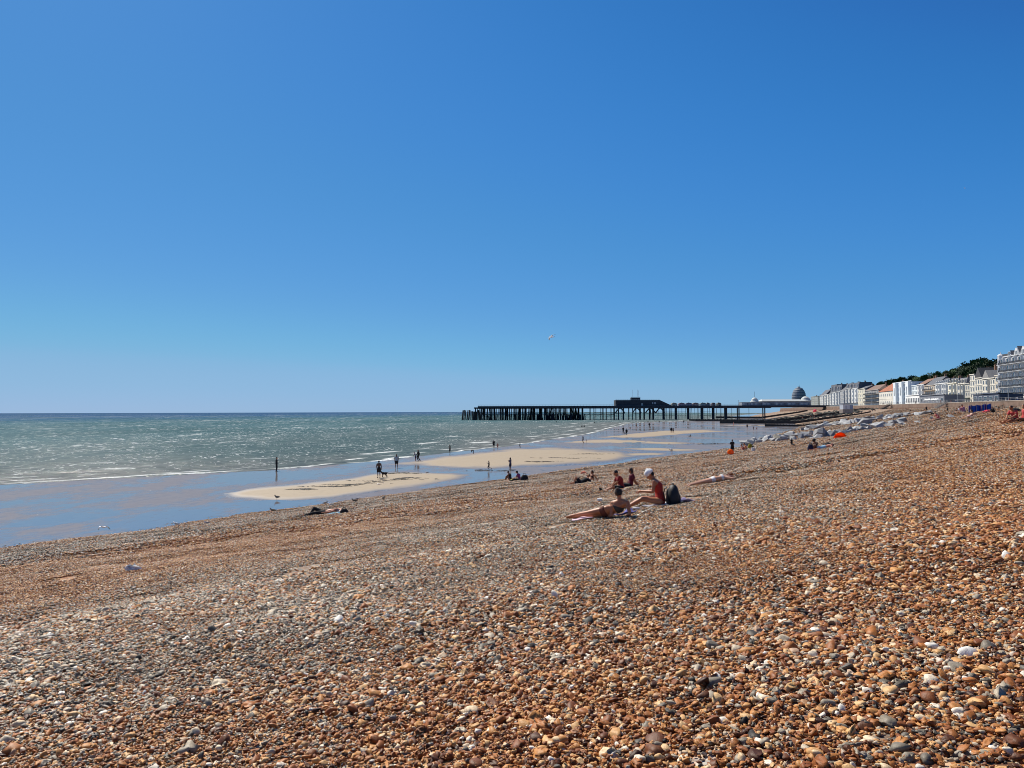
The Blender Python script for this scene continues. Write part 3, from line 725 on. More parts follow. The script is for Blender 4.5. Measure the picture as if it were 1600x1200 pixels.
# white and blue storage hut on the shingle
pA = hit(1322, 640.5, 700); D = 420.
d = ray(1322, 639.5); pA = CAM+d*(D/d.y)
hz = pA.z
hut = empty('beach_hut', (pA.x, pA.y, hz), R(20), 'white and pale blue box hut on the shingle by the sea wall', 'hut')
MB().box((-.9, 0, 1.3), (4.6, 2.6, 2.6)).build('wall', mat('hut_white', (.72, .76, .78), .7, .06), hut)
MB().box((2.5, 0, 1.25), (2.2, 2.5, 2.5)).build('annex', mat('hut_blue', (.30, .38, .52), .7, .08), hut)
MB().box((-.9, 0, 2.68), (4.8, 2.8, .14)).build('roof', mat('hut_roof', (.5, .53, .55)), hut)
MB().box((-1.2, -1.33, 1.0), (.9, .05, 1.9)).build('door', mat('hut_door', (.5, .56, .6)), hut)
MB().box((0, 0, -1), (7, 2.5, 2)).build('plinth', capm, hut)

# wooden steps down from the promenade
def steps(px, yb, label, m, H_=2.9):
    A = ray_front(px, -1.2)
    st = empty('stairway', (A.x, A.y, PROM-H_+.2), math.pi-.15, label, 'steps')
    n = 11
    for s in (-1.3, 1.3):
        MB().bar((.0, s, H_), (5.2, s, 0), .16, .4).build('stringer', m, st)
        MB().bar((.0, s, H_+1.0), (5.2, s, 1.0), .12).build('handrail', m, st)
        for i in range(5): MB().bar((i*1.3, s, H_*(1-i*1.3/5.2)-.2), (i*1.3, s, H_*(1-i*1.3/5.2)+1), .12).build('baluster', m, st)
    tr = MB()
    for i in range(n): tr.box((.25+i*.46, 0, H_*(1-(i+.5)/n)), (.42, 2.5, .08))
    tr.build('treads', m, st); return st
steps(1478, 640, 'pale wooden steps with handrails from the promenade to the beach', mat('pale_timber', (.42, .39, .34), .85, .2, 2))
steps(1392, 640, 'dark metal steps leading down beside the orange roofed villa', mat('dark_timber', (.07, .06, .06), .8))
# lamp posts
def lamp(px, label, h=9):
    A = ray_front(px, 1.2); r_ = empty('street_lamp', (A.x, A.y, PROM), 0, label, 'street lamp', 'lamp posts along the promenade')
    MB().tube([(0, 0, 0), (0, 0, 1), (0, 0, h)], [.16, .11, .06], 8).build('pole', mat('lamp_paint', (.45, .47, .48), .5), r_)
    MB().bar((0, 0, h), (1.3, 0, h+.15), .07).build('arm', mat('lamp_paint', (0, 0, 0)), r_)
    MB().box((1.5, 0, h+.12), (.7, .25, .12)).build('lantern', mat('lantern', (.6, .6, .58), .4), r_)
for px, lb, h in ((1576, 'pale lamp post standing in front of the big gabled hotel', 11), (1497, 'slim lamp post in front of the slate mansard house', 9),
                  (1454, 'lamp post rising in front of the banded brick terrace', 9), (1362, 'lamp post before the grey balconied flats', 9), (1321, 'lamp post above the white and blue hut', 9)):
    lamp(px, lb, h)
# palms and shrubs by the hotel
def leaf_cluster(rng_, n, R_, size, hemi=1.):
    mb = MB()
    for i in range(n):
        c = Vector((rng_.gauss(0, 1), rng_.gauss(0, 1), rng_.gauss(0, .8))); c = c.normalized()*R_*rng_.uniform(.45, 1) if c.length else c
        c.z = max(c.z, -R_*.55)*hemi
        u = Vector((rng_.gauss(0, 1), rng_.gauss(0, 1), rng_.gauss(0, 1))).normalized(); v = u.orthogonal().normalized()
        s = size*rng_.uniform(.6, 1.3)
        mb.add([c-u*s, c+v*s*.6, c+u*s, c-v*s*.6], [(0, 1, 2, 3)])
    return mb
def tree_proto(seed, R_, col, n=9, leaf=.42):
    """crown of several leafy clumps round forking limbs"""
    r = random.Random(seed); crown = MB(); limb = MB(); th = R_*.75
    limb.tube([(0, 0, -1.5), (0, 0, th*.5), (r.uniform(-.4, .4), r.uniform(-.4, .4), th)], [R_*.075, R_*.06, R_*.04], 7)
    for k in range(n):
        a = r.uniform(0, 6.28); q = r.uniform(.15, .78)*R_; z = th+r.uniform(-.25, .75)*R_*(1.05-q/R_)
        c = (math.cos(a)*q, math.sin(a)*q, z); rr = R_*r.uniform(.26, .46)
        limb.tube([(0, 0, th*.75), (c[0]*.5, c[1]*.5, (th*.75+z)/2+.2), c], [R_*.035, R_*.022, R_*.01], 5)
        cl = leaf_cluster(r, 190, rr, leaf); crown.add([(x+c[0], y+c[1], zz+c[2]) for x, y, zz in cl.v], cl.f)
    m = NT('foliage_%d' % seed); nz = m.noise(m.gen(), 1.1, 4, .6)
    m.ln(m.ramp(nz, [(.3, tuple(c*.55 for c in col)), (.52, col), (.75, tuple(min(1, c*1.7) for c in col))]), m.b.inputs['Base Color']); m.b.inputs['Roughness'].default_value = .7
    m.b.inputs['Specular IOR Level'].default_value = .2
    return crown.mesh('crown'), limb.mesh('trunk'), m.m
bark = mat('bark', (.10, .075, .055), .95, .3, 4)
protos = []
for sd, rr, cc_, lf in ((1, 6, (.045, .085, .025), .55), (2, 5.2, (.06, .11, .03), .5), (3, 7, (.03, .055, .022), .6), (4, 5.6, (.05, .095, .03), .5), (5, 6.4, (.035, .065, .03), .45)):
    cm_, tm_, mm = tree_proto(sd, rr, cc_, 11 if sd != 3 else 13, lf); cm_.materials.append(mm); tm_.materials.append(bark); protos.append((cm_, tm_))
def ridge_y(px): return float(np.interp(px, [1335, 1350, 1375, 1390, 1410, 1440, 1462, 1480, 1496, 1503, 1515, 1530, 1545, 1565, 1590], [603, 600, 597, 593.5, 590, 586.5, 582.5, 578, 577, 573, 566, 560.5, 563, 564, 565]))
def add_tree(px, py, Y, pi, sc, label, group, z=None):
    d = ray(px, py); p = CAM+d*(Y/d.y); h_ = [6, 5.2, 7, 5.6, 6.4][pi]*1.45*sc
    r_ = empty('tree', (p.x, p.y, p.z-h_), random.uniform(0, 6.28), label, 'tree', group); r_.scale = (sc, sc, sc)
    link('crown', protos[pi][0], None, r_); link('trunk', protos[pi][1], None, r_)
rnd = random.Random(5)
KL = ['rounded green tree on the hillside', 'light green tree on the hillside', 'dark evergreen on the hillside', 'broad green tree on the hillside', 'ragged dull tree on the hillside']
px = 1348; nth = 0
while px < 1600:
    nth += 1
    Y = float(np.interp(px, [1340, 1450, 1500, 1600], [760, 620, 560, 500]))
    for row in range(3):
        pi = rnd.choice([2, 4, 2, 0]) if 1498 < px < 1570 else rnd.choice([0, 1, 3, 4, 0])
        add_tree(px+rnd.uniform(-2, 2), ridge_y(px)+row*7.5+rnd.uniform(-.8, 2.2), Y-row*28, pi, rnd.uniform(.85, 1.3), KL[pi]+', '+['topmost', 'middle', 'lowest'][row]+' row, '+ordinal(nth)+' from the left', 'trees of the hillside wood')
    px += rnd.uniform(7, 10)
for px, py, pi, sc, lb in ((1481, 580.5, 2, .9, 'dark windblown pine standing highest left of the wood gap'), (1505, 573, 4, .85, 'sparse twiggy tree at the left tip of the dark wood'), (1538, 561.5, 2, 1.3, 'largest dark evergreen crown on top of the hill'),
                           (1358, 600, 2, .7, 'dark tree above the brown roofed flats')):
    add_tree(px, py, 545 if px > 1400 else 700, pi, sc, lb, None)
# wood behind and below those trees, one mass
mbw = MB(); rw = random.Random(9)
hf = []
for k in range(900):
    y = rw.uniform(330, 900); u = rw.uniform(60, 170); x = float(wallx(y))+u
    z = PROM+float(hill_h(np.array(x), np.array(y)))
    for q in range(16):
        c = Vector((x+rw.gauss(0, 3), y+rw.gauss(0, 3), z+rw.uniform(0, 5))); uu = Vector((rw.gauss(0, 1), rw.gauss(0, 1), rw.gauss(0, 1))).normalized(); v = uu.orthogonal().normalized(); s = rw.uniform(.7, 1.5)
        mbw.add([c-uu*s, c+v*s*.7, c+uu*s, c-v*s*.7], [(0, 1, 2, 3)])
tag(mbw.build('hillside_undergrowth', protos[3][0].materials[0]), kind='stuff')

# white cafe parasols along the railing in front of the grey restaurant
pm = mat('parasol_cloth', (.78, .78, .76), .8, .05)
for i, px in enumerate((1447.5, 1450.5, 1453.5, 1456.5, 1459.5, 1462.5, 1465.5)):
    A = ray_front(px, 4.5); e = empty('parasol', (A.x, A.y, PROM), 0, ordinal(i+1)+' white cafe parasol from the left in front of the grey restaurant', 'parasol', 'white parasols on the promenade')
    MB().tube([(0, 0, 1.9), (0, 0, 2.05), (0, 0, 2.75)], [1.35, 1.3, .05], 8).build('canopy', pm, e)
    MB().bar((0, 0, 0), (0, 0, 2.8), .07, n=6).build('pole', frame_m, e)
# ---------------------------------------------------------------- the pier: runs straight out to sea across the view
PY = 650.
def PX(px): d = ray(px, 640); return CAM.x+d.x/d.y*PY
def PZ(px, py): return zat(px, py, PY)
dark = mat('pier_iron', (.028, .032, .042), .7, .35, .5); timber = mat('pier_timber', (.05, .042, .038), .85, .3, .5)
pier = empty('pier', (PX(900), PY, 0), 0, 'long dark iron pier on many piles running out over the sea', 'pier')
ox = pier.location.x
def pbox(name, px0, px1, y0, y1, d0=-7., d1=7., m=dark, parent=None, sm=False):
    x0, x1 = PX(px0)-ox, PX(px1)-ox; z1, z0 = PZ((px0+px1)/2, y0), PZ((px0+px1)/2, y1)
    return MB().box(((x0+x1)/2, (d0+d1)/2, (z0+z1)/2), (abs(x1-x0), d1-d0, abs(z1-z0))).build(name, m, parent or pier)
ZD = PZ(1000, 634.2); ZB = PZ(1000, 637.2)
def seg(name, px0, px1, za, zb, d0, d1, m=dark, parent=None):
    x0, x1 = PX(px0)-ox, PX(px1)-ox
    return MB().box(((x0+x1)/2, (d0+d1)/2, (za+zb)/2), (x1-x0, d1-d0, zb-za)).build(name, m, parent or pier)
seg('deck', 748, 960, ZB, ZD, -18, 24); seg('deck', 960.05, 1290, ZB, ZD, -8, 8); seg('deck', 741.5, 747.9, ZB-.4, ZD-.9, -10, 14)
seg('deck_girder', 748, 1200, ZB-.55, ZB-.01, -8, -7.3); 
deckm = mat('pier_planks', (.34, .32, .29), .8)
seg('deck_boards', 748.3, 1289, ZD+.004, ZD+.1, -7.6, 7.6, deckm)
railm = mat('pier_rail', (.42, .44, .46), .5)
for a, b in ((749, 959), (1048, 1158)):
    mb = MB(); x0, x1 = PX(a)-ox, PX(b)-ox
    yy = -17.8 if a < 900 else -7.8
    mb.box(((x0+x1)/2, yy, ZD+1.1), (x1-x0, .09, .09)); mb.box(((x0+x1)/2, yy, ZD+.6), (x1-x0, .06, .06))
    x = x0
    while x < x1: mb.box((x, yy, ZD+.55), (.09, .09, 1.1)); x += 2.4
    mb.build('railing', railm, pier)
# piles
rp = random.Random(3)
def pile(px, w=.5, dy=0., z1=None, lean=0, n=1, parent=pier, ox_=None):
    x = PX(px)-ox
    return MB().bar((x-lean, dy, -1.2), (x, dy, z1 or ZB), w, n=6).build('pile', dark, parent)
cnt = 0
px = 743.5; plist = []
while px < 912:
    plist.append((px+rp.uniform(-.5, .5), rp.uniform(.6, 1.35), rp.uniform(-15, 20))); px += rp.uniform(2.6, 4.2)
for p in plist: pile(p[0], p[1], p[2], lean=rp.uniform(-.25, .25)); cnt += 1
big = [(921, 1.1), (927, .9), (930, .6), (941, 1.2), (946, 1.), (959, 1.7), (965, 1.2), (973.5, 2.), (981, 1.1), (987, .9), (992, 1.0), (999.5, 2.2), (1005, 1.3), (1014.5, 1.8), (1020, 2.3), (1036, 4.0), (1055.3, 4.4), (1074.5, 3.8), (1096, 5.2), (1113.5, 3.0), (1133, 4.6), (1152.5, 2.2), (1192.5, 2.2)]
for a, w_ in big:
    k = 2 if w_ > 1.6 else 1
    for q in range(k): pile(a+(q-.5*(k-1))*w_*.55, w_/k*.9, -5+q*7)
    cnt += k
for a in (1048, 1043.5, 1061.5, 1067.5, 1080.5, 1091.5, 1102.3, 1107.5, 1118.5, 1128, 1173): pile(a, .38, 5); cnt += 1
print('piles', cnt)
# back rows of thinner piles and the low stumps under the head: more than a hundred of one part
mb = MB()
for k in range(135):
    a = rp.uniform(750, 912); x = PX(a)-ox; h_ = rp.choice([ZB, ZB, rp.uniform(3.5, 5.5)])
    mb.bar((x, rp.uniform(-16, 22), -1), (x+rp.uniform(-.4, .4), rp.uniform(-16, 22), h_), rp.uniform(.35, .7), n=5)
for k in range(34):
    a = rp.uniform(914, 1150); x = PX(a)-ox; mb.bar((x, rp.uniform(2, 7.5), -1), (x, rp.uniform(2, 7.5), ZB), rp.uniform(.22, .4), n=5)
for k in range(40):
    a = rp.uniform(838, 912); x = PX(a)-ox
    mb.bar((x, rp.uniform(-16, 0), -1), (x, rp.uniform(-16, 0), rp.uniform(3.6, 5)), rp.uniform(.9, 1.5), n=5)
o = mb.build('back_piles', dark, pier); o['kind'] = 'stuff'
# bracing
mb = MB()
for a, b in ((748, 790), (790, 838), (838, 880), (880, 912), (912, 959)):
    x0, x1 = PX(a)-ox, PX(b)-ox
    for z in (4.6,): mb.box(((x0+x1)/2, -6, z), (x1-x0, .25, .28))
for a, b in ((912, 921), (927, 941), (946, 959)):
    x0, x1 = PX(a)-ox, PX(b)-ox
    mb.bar((x0, -6.3, 6), (x1, -6.3, 6), .3); mb.bar((x0, -6.4, 4.2), (x1, -6.4, 4.2), .2); mb.bar((x0, -6.5, 2.2), (x1, -6.5, 5.8), .2)
for k in range(26):
    a = rp.uniform(750, 905); x0, x1 = PX(a)-ox, PX(a+rp.uniform(4, 9))-ox; y_ = rp.uniform(-14, 18); z_ = rp.uniform(2, 7)
    mb.bar((x0, y_, z_), (x1, y_, z_+rp.choice([0, 0, 3, -2.])), .28)
for a, b in ((1020, 1036), (1036, 1055), (1055, 1074.5), (1096, 1113.5)):
    x0, x1 = PX(a)-ox, PX(b)-ox; mb.bar((x0, 5, 3.2), (x1, 5, 3.2), .2); mb.bar((x0, 5, 6.6), (x1, 5, 6.6), .16)
mb.build('bracing', dark, pier)
for c_, hw in ((967, 7.5), (993, 7), (1014, 8), (1029, 7)):
    mb = MB(); x = PX(c_)-ox; k = PX(c_+hw)-PX(c_)
    for s in (-1, 1):
        pts = [(x+s*k*t, -6.9, ZB-.2-(ZB-5.6)*t**1.5) for t in (0, .25, .5, .75, 1.)]
        for p, q in zip(pts, pts[1:]): mb.bar(p, q, .8, .9)
    mb.box((x, -6.8, 5.4), (2*k, .3, .35)); mb.build('arched_brace', dark, pier)
# building on the deck, wedge shaped with stepped ramp
vc = empty('pier_pavilion', (PX(1000), PY, ZD+.1), 0, 'dark timber clad wedge shaped building on the middle of the pier', 'pavilion')
bx = PX(1000); q = lambda px: PX(px)-bx; zz = lambda py: PZ(1000, py)-ZD-.1
clad = mat('dark_cladding', (.035, .04, .05), .75, .2, 1.)
o0, o1, o2, o3 = q(960.5), q(1029), q(1047.5), 0
pr = [(o0, 0), (o2, 0), (o2, .15), (o1, zz(625.2)), (o0, zz(625.2))]
vs_ = [(x, -5.5, z) for x, z in pr]+[(x, 5.5, z) for x, z in pr]; n_ = 5
MB().add(vs_, [tuple(range(n_)), tuple(range(n_, 2*n_))[::-1]]+[(i, i+n_, (i+1) % n_+n_, (i+1) % n_) for i in range(n_)]).build('wall', clad, vc)
MB().box(((q(986)+q(1000))/2, 1, zz(622)/2+zz(625.2)/2+.1), (q(1000)-q(986), 6, zz(621.2)-zz(625.2)-.1)).build('rooftop_box', clad, vc)
MB().box(((q(985.6)+q(1000.4))/2, 1, zz(620.6)), (q(1000.4)-q(985.6), 6.4, .35)).build('box_roof', railm, vc)
mb = MB(); mb.box(((o0+o1)/2, -5.4, zz(624)), (o1-o0, .12, .16))
for i in range(24): mb.box((o0+(o1-o0)*(i+.5)/24, -5.4, zz(624.6)), (.08, .08, zz(624)-zz(625.2)))
mb.build('roof_railing', railm, vc)
for a, t_ in ((989, 609), (996.5, 608.8), (998.3, 610)): MB().bar((q(a), 1, zz(620.3)), (q(a), 1, zz(t_)), .14).build('mast', railm, vc)
MB().box((q(1001.5), -5.54, 1.1), (.75, .06, 2.0)).build('door', frame_m, vc)
for a in (1018, 1020.5, 1022.5): MB().box((q(a), -5.53, 2.1), (.7, .05, 1.6)).build('window', railm, vc)
# small domed kiosks
kc = [(1048.4, 1057.3, (.20, .22, .20), 'grey green'), (1059.4, 1069.6, (.17, .13, .17), 'mauve grey'), (1070.2, 1081, (.08, .12, .20), 'deep blue'), (1081.3, 1091.2, (.22, .17, .17), 'pinkish grey'),
      (1093.2, 1102.6, (.12, .19, .22), 'teal grey, widest'), (1103, 1108.2, (.05, .08, .12), 'small navy'), (1111, 1117, (.07, .06, .08), 'small black, third from the shore end'), (1119.8, 1126, (.06, .08, .08), 'small dark green, nearest the shore')]
for a, b, col, nm in kc:
    r_ = empty('kiosk', (PX((a+b)/2), PY, ZD+.1), 0, nm+' domed kiosk on the pier deck', 'kiosk', 'row of domed kiosks on the pier')
    w_ = PX(b)-PX(a); h_ = 1.5
    MB().box((0, 0, h_/2), (w_*.94, 5, h_)).build('wall', mat('kiosk_'+nm, col, .7), r_)
    n_ = 8; pts = [(-w_/2+w_*i/n_, h_+.95*math.sin(math.pi*i/n_)**.8) for i in range(n_+1)]
    vs_ = [(x, -2.7, z) for x, z in pts]+[(x, 2.7, z) for x, z in pts]; m_ = n_+1
    MB().add(vs_, [tuple(range(m_)), tuple(range(m_, 2*m_))[::-1]]+[(i, i+m_, (i+1) % m_+m_, (i+1) % m_) for i in range(m_)]).build('roof', mat('kioskroof_'+nm, tuple(c*.7 for c in col), .6), r_)
    MB().bar((0, 0, h_+.8), (0, 0, h_+1.5), .2).build('finial', dark, r_)
# shore end pavilion
sp = empty('pier_pavilion', (PX(1220), PY+3, ZD+.1), 0, 'long glazed pavilion with pale roof and two domes at the landward end of the pier', 'pavilion')
bx = PX(1220); zp = lambda py: PZ(1220, py)-ZD-.1
pale = mat('pale_roof', (.50, .52, .50), .6, .08); wallp = mat('pavilion_wall', (.22, .25, .29), .6, .3, .3)
MB().box(((q(1158.5)+q(1189))/2, 0, 1.3), (q(1189)-q(1158.5), 9, 2.6)).build('wing', wallp, sp)
MB().box(((q(1158)+q(1189.4))/2, 0, 2.68), (q(1189.4)-q(1158), 9.6, .16)).build('wing_roof', railm, sp)
MB().box(((q(1189.6)+q(1262))/2, 0, 1.75), (q(1262)-q(1189.6), 10, 3.5)).build('wall', wallp, sp)
x0, x1 = q(1188.8), q(1264); zr0, zr1 = 3.55, zp(624)
MB().add([(x0, -6, zr0), (x1, -6, zr0), (x1, 6, zr0), (x0, 6, zr0), (x0+1.5, -1.2, zr1), (x1-7, -1.2, zr1), (x1-7, 1.2, zr1), (x0+1.5, 1.2, zr1)],
         [(3, 2, 1, 0), (4, 5, 6, 7), (0, 1, 5, 4), (1, 2, 6, 5), (2, 3, 7, 6), (3, 0, 4, 7)]).build('roof', pale, sp)
for i in range(16):
    a = 1161+i*(1258-1161)/15.; w_ = random.choice([1.3, 2.2, 2.6])
    MB().box((q(a), -4.56 if a < 1189 else -5.06, 1.35), (w_, .08, 1.5)).build('window', mat('pavilion_glass_%d' % (i % 3), [(.30, .36, .42), (.10, .13, .18), (.42, .47, .5)][i % 3], .25), sp)
for c_, r0, yb, sph, lb in ((1181, 6.4, 628.6, 611.5, 1), (1261, 8.2, 627, None, 2)):
    x = q(c_); R0 = PX(c_+r0)-PX(c_); z0 = zp(yb)
    dr = MB().tube([(x, 0, 0), (x, 0, z0)], [R0*.96, R0*.96], 14).build('drum', wallp, sp)
    MB().tube([(x, 0, z0), (x, 0, z0+.8), (x, 0, z0+1.4), (x, 0, z0+2.8), (x, 0, z0+3.9), (x, 0, z0+4.3)], [R0*1.05, R0*1.05, R0*.85, R0*.7, R0*.35, .15], 16).build('dome', pale, sp, smooth=False)
    if sph: MB().bar((x, 0, z0+4.2), (x, 0, zp(sph)), .14).build('spire', dark, sp)
A = PX(1150.6)
lp_ = empty('street_lamp', (A, PY-6, ZD+.1), 0, 'short lamp post on the pier deck left of the glazed pavilion', 'street lamp')
MB().bar((0, 0, 0), (0, 0, 4), .16, n=6).build('pole', dark, lp_); MB().ell((0, 0, 4.1), (.25, .25, .3)).build('lantern', railm, lp_)
# broken piles standing free at the head
for i, (a, t_, le, w_) in enumerate(((722.6, 641, 1.0, 1.2), (724.5, 640.5, .9, .8), (727.3, 641.2, .8, .9), (730.5, 641, 1.1, 1.0), (733.6, 640.7, 1.2, 1.2), (736.2, 642, .2, .9), (738.8, 642.5, -.2, 1.1), (741.5, 643, 0, 1.6), (744.2, 643, .1, 1.5), (747.5, 640.5, -.8, 1.1))):
    o = MB().bar((0, 0, -1.2), (le, 0, PZ(a, t_)), w_, n=6).build('broken_pile', timber, None, loc=(PX(a)-le*.5, PY+rp.uniform(-6, 6), 0))
    tag(o, ['leftmost leaning stump of a pile off the pier head', 'second leaning stump, touching the leftmost one', 'thin leaning pile stump, third off the pier head', 'leaning pile stump, fourth from the left at the pier head',
            'thick leaning pile stump, fifth from the left', 'upright pile stump midway to the pier deck', 'upright blunt pile stump nearer the pier deck', 'thick squat pile stump against the pier head', 'thick pile stump under the corner of the deck', 'pile stump leaning left in front of the first deck bay'][i], 'pile', 'broken piles off the pier head')

# ---------------------------------------------------------------- timber groynes
gt = mat('groyne_timber', (.045, .040, .034), .9, .4, .6, .03); gtop = mat('groyne_post', (.06, .05, .04), .9, .3, .6)
def groyne(x0, y0, x1, y1, h0, h1, label, posts=30, thick=.35, first_h=None, zmin=None):
    g_ = empty('groyne', (x0, y0, 0), 0, label, 'groyne', 'timber groynes running down the beach'); n = 24; vs = []; fs = []
    d = Vector((x1-x0, y1-y0, 0)).normalized(); nv = Vector((-d.y, d.x, 0))*thick/2
    prevz = None
    for i in range(n+1):
        t = i/n; x = x0+(x1-x0)*t; y = y0+(y1-y0)*t; gz = max(float(beach_z(x, y)) if x > toe(y) else -1, 0)
        top = (gz+h0+(h1-h0)*t); P = Vector((x-x0, y-y0, 0))
        for s in (-1, 1):
            vs.append(P+nv*s+Vector((0, 0, min(gz, 0)-.6 if gz <= 0 else gz-2.2))); vs.append(P+nv*s+Vector((0, 0, top)))
        if i:
            a = 4*(i-1); b = 4*i
            fs += [(a, b, b+1, a+1), (a+2, a+3, b+3, b+2), (a+1, b+1, b+3, a+3), (a, a+2, b+2, b)]
    fs += [(0, 1, 3, 2), (4*n, 4*n+2, 4*n+3, 4*n+1)]
    MB().add(vs, fs).build('plank_wall', gt, g_)
    for i in range(posts):
        t = (i+.5)/posts if i else .004; x = x0+(x1-x0)*t; y = y0+(y1-y0)*t; gz = max(float(beach_z(x, y)) if x > toe(y) else -1, 0)
        top = gz+h0+(h1-h0)*t+random.uniform(.1, .45); 
        if i == 0 and first_h: top = first_h
        P = Vector((x-x0, y-y0, 0))-Vector((-d.y, d.x, 0))*(thick/2+.16)*(1 if nv.y < 0 else -1)
        MB().box((P.x, P.y, (top+gz-.8)/2), (.3, .3, top-gz+.8), math.atan2(d.y, d.x)).build('post', gtop, g_)
    return g_
groyne(114, 347, 159, 328, 1.1, .35, 'nearest timber groyne, with a tall post at its seaward tip', 40, first_h=3.2)
groyne(118, 437, 190, 407, 2.3, .6, 'second timber groyne, black planks rising in front of the pier legs', 44)
groyne(128, 556, 215, 525, 1.2, .8, 'third timber groyne, low where it meets the wet sand under the pier', 44)
groyne(172, 500, 232, 486, 2.2, .7, 'timber groyne between the second and third, with pale topped posts', 36)
groyne(196, 740, 275, 715, 2.0, 1.4, 'far timber groyne seen between the landward pier legs', 30)
# seaweed-dark boulder apron under the pier
ap = MB(); ra = random.Random(21)
for i in range(420):
    x = ra.uniform(150, 236); y = ra.uniform(445, 600)
    gz = max(float(beach_z(x, y)) if x > toe(y) else 0, 0)
    ap.ell((x, y, gz), (ra.uniform(.7, 2.2), ra.uniform(.7, 2), ra.uniform(.3, 1.0)), n=6, m=4)
tag(ap.build('weedy_rubble', mat('weedy_stone', (.055, .055, .045), .9, .5, .4)), kind='stuff')

# ---------------------------------------------------------------- rock armour groyne: every boulder its own object
rk = []
for i, c in enumerate(((.33, .33, .325), (.25, .25, .25), (.28, .25, .20), (.40, .40, .395))):
    t = NT('granite_%d' % i); n_ = t.noise(t.gen(), 1.6, 6, .65); 
    t.ln(t.ramp(n_, [(.32, tuple(v*.62 for v in c)), (.5, c), (.7, tuple(min(.75, v*1.2) for v in c))]), t.b.inputs['Base Color'])
    t.b.inputs['Roughness'].default_value = .85; t.ln(t.bump(t.noise(t.gen(), 5, 5), .7, .06), t.b.inputs['Normal']); rk.append(t.m)
def rock_mesh(rr_, a, b, c):
    bm = bmesh.new()
    for i in range(13):
        v = Vector((rr_.gauss(0, 1), rr_.gauss(0, 1), rr_.gauss(0, 1))).normalized()
        m_ = max(abs(v.x), abs(v.y), abs(v.z)); v = v/(m_**.75)*rr_.uniform(.85, 1.0)
        bm.verts.new((v.x*a, v.y*b, v.z*c))
    bmesh.ops.convex_hull(bm, input=bm.verts); 
    bmesh.ops.delete(bm, geom=[v for v in bm.verts if not v.link_faces], context='VERTS')
    bmesh.ops.bevel(bm, geom=list(bm.edges), offset=.03, segments=1, affect='EDGES')
    me = bpy.data.meshes.new('boulder'); bm.to_mesh(me); bm.free(); return me
rr_ = random.Random(77)
def boulder(px, py, wpx, label=None, group='granite boulders of the rock groyne', flat=1., dark_=None):
    p = hit(px, py, 600); d = (p-CAM).length; a = wpx*d/F/2
    me = rock_mesh(rr_, a, a*rr_.uniform(.7, 1.1), a*rr_.uniform(.5, .8)*flat)
    o = link('boulder', me, rk[dark_ if dark_ is not None else rr_.choice([0, 0, 1, 3, 3])])
    o.location = (p.x, p.y, p.z+a*.22); o.rotation_euler = (rr_.uniform(-.45, .45), rr_.uniform(-.45, .45), rr_.uniform(0, 6.28))
    tag(o, label, 'boulder', group)
rowA = [(1163, 697.5), (1182, 693), (1200, 689.5), (1215, 691), (1235, 688), (1262, 686), (1290, 684), (1318, 680), (1345, 674), (1372, 670), (1400, 664.5), (1422, 662)]
rowB = [(1254, 674), (1275, 669.5), (1300, 665), (1325, 663), (1350, 659), (1375, 656.5), (1400, 653.5), (1425, 650.5), (1448, 647)]
def interp(row, t):
    x = row[0][0]+(row[-1][0]-row[0][0])*t; return x, float(np.interp(x, [r[0] for r in row], [r[1] for r in row]))
for i in range(30):
    x, y = interp(rowA, (i+.3)/30); s = float(np.interp(x, [1160, 1420], [17.5, 14.5]))*rr_.uniform(.65, 1.3); boulder(x+rr_.uniform(-3, 3), y+rr_.uniform(-1.5, .6), s, ordinal(i+1)+' grey boulder from the sea along the front of the near rock row')
for i in range(18):
    x, y = interp(rowA, (i+.5)/19); boulder(x+rr_.uniform(-3, 3)+5, y-4.2+rr_.uniform(-1.5, .5), rr_.uniform(11, 18), ordinal(i+1)+' grey boulder from the sea along the back of the near rock row')
for i in range(34):
    x, y = interp(rowB, (i+.3)/34); boulder(x+rr_.uniform(-2, 2), y+rr_.uniform(-1, 1), float(np.interp(x, [1254, 1448], [15, 10]))*rr_.uniform(.7, 1.3), ordinal(i+1)+' grey boulder from the sea along the front of the far rock row')
for i in range(12):
    x, y = interp(rowB, (i+.5)/14); boulder(x+rr_.uniform(-2, 2)+4, y-3+rr_.uniform(-.6, .5), rr_.uniform(9, 14), ordinal(i+1)+' grey boulder from the sea along the back of the far rock row')
boulder(1215, 686.5, 19, 'brownish boulder near the seaward end of the rock groyne', dark_=2)
boulder(1232, 682.5, 20, 'long sloping slab boulder at the low end of the rock groyne')
boulder(1286, 684, 30, 'longest pale boulder with a black shaded face left of the orange tent')
boulder(1352, 664, 24, 'biggest pale tilted slab in the middle of the rock groyne')
boulder(1336, 673, 22, 'flat pale slab just right of the orange tent', flat=.6)
boulder(1300, 664.5, 15, 'squarish beige boulder in the far row of rocks', dark_=2)
boulder(1437, 662.5, 17, 'low pale slab sunk in shingle beside the red shirted sitter', flat=.5)
boulder(1411, 665, 15, 'flat pale slab left of the red shirted sitter', flat=.5)
boulder(1457, 657.5, 17, 'pointed pale slab under the pink clad sitter', flat=.5)
boulder(1448, 648.2, 18, 'last flat slab at the landward end of the rock groyne', flat=.45)
boulder(1487, 652.5, 15, 'buried flat slab alone in the shingle right of the rocks', flat=.28)
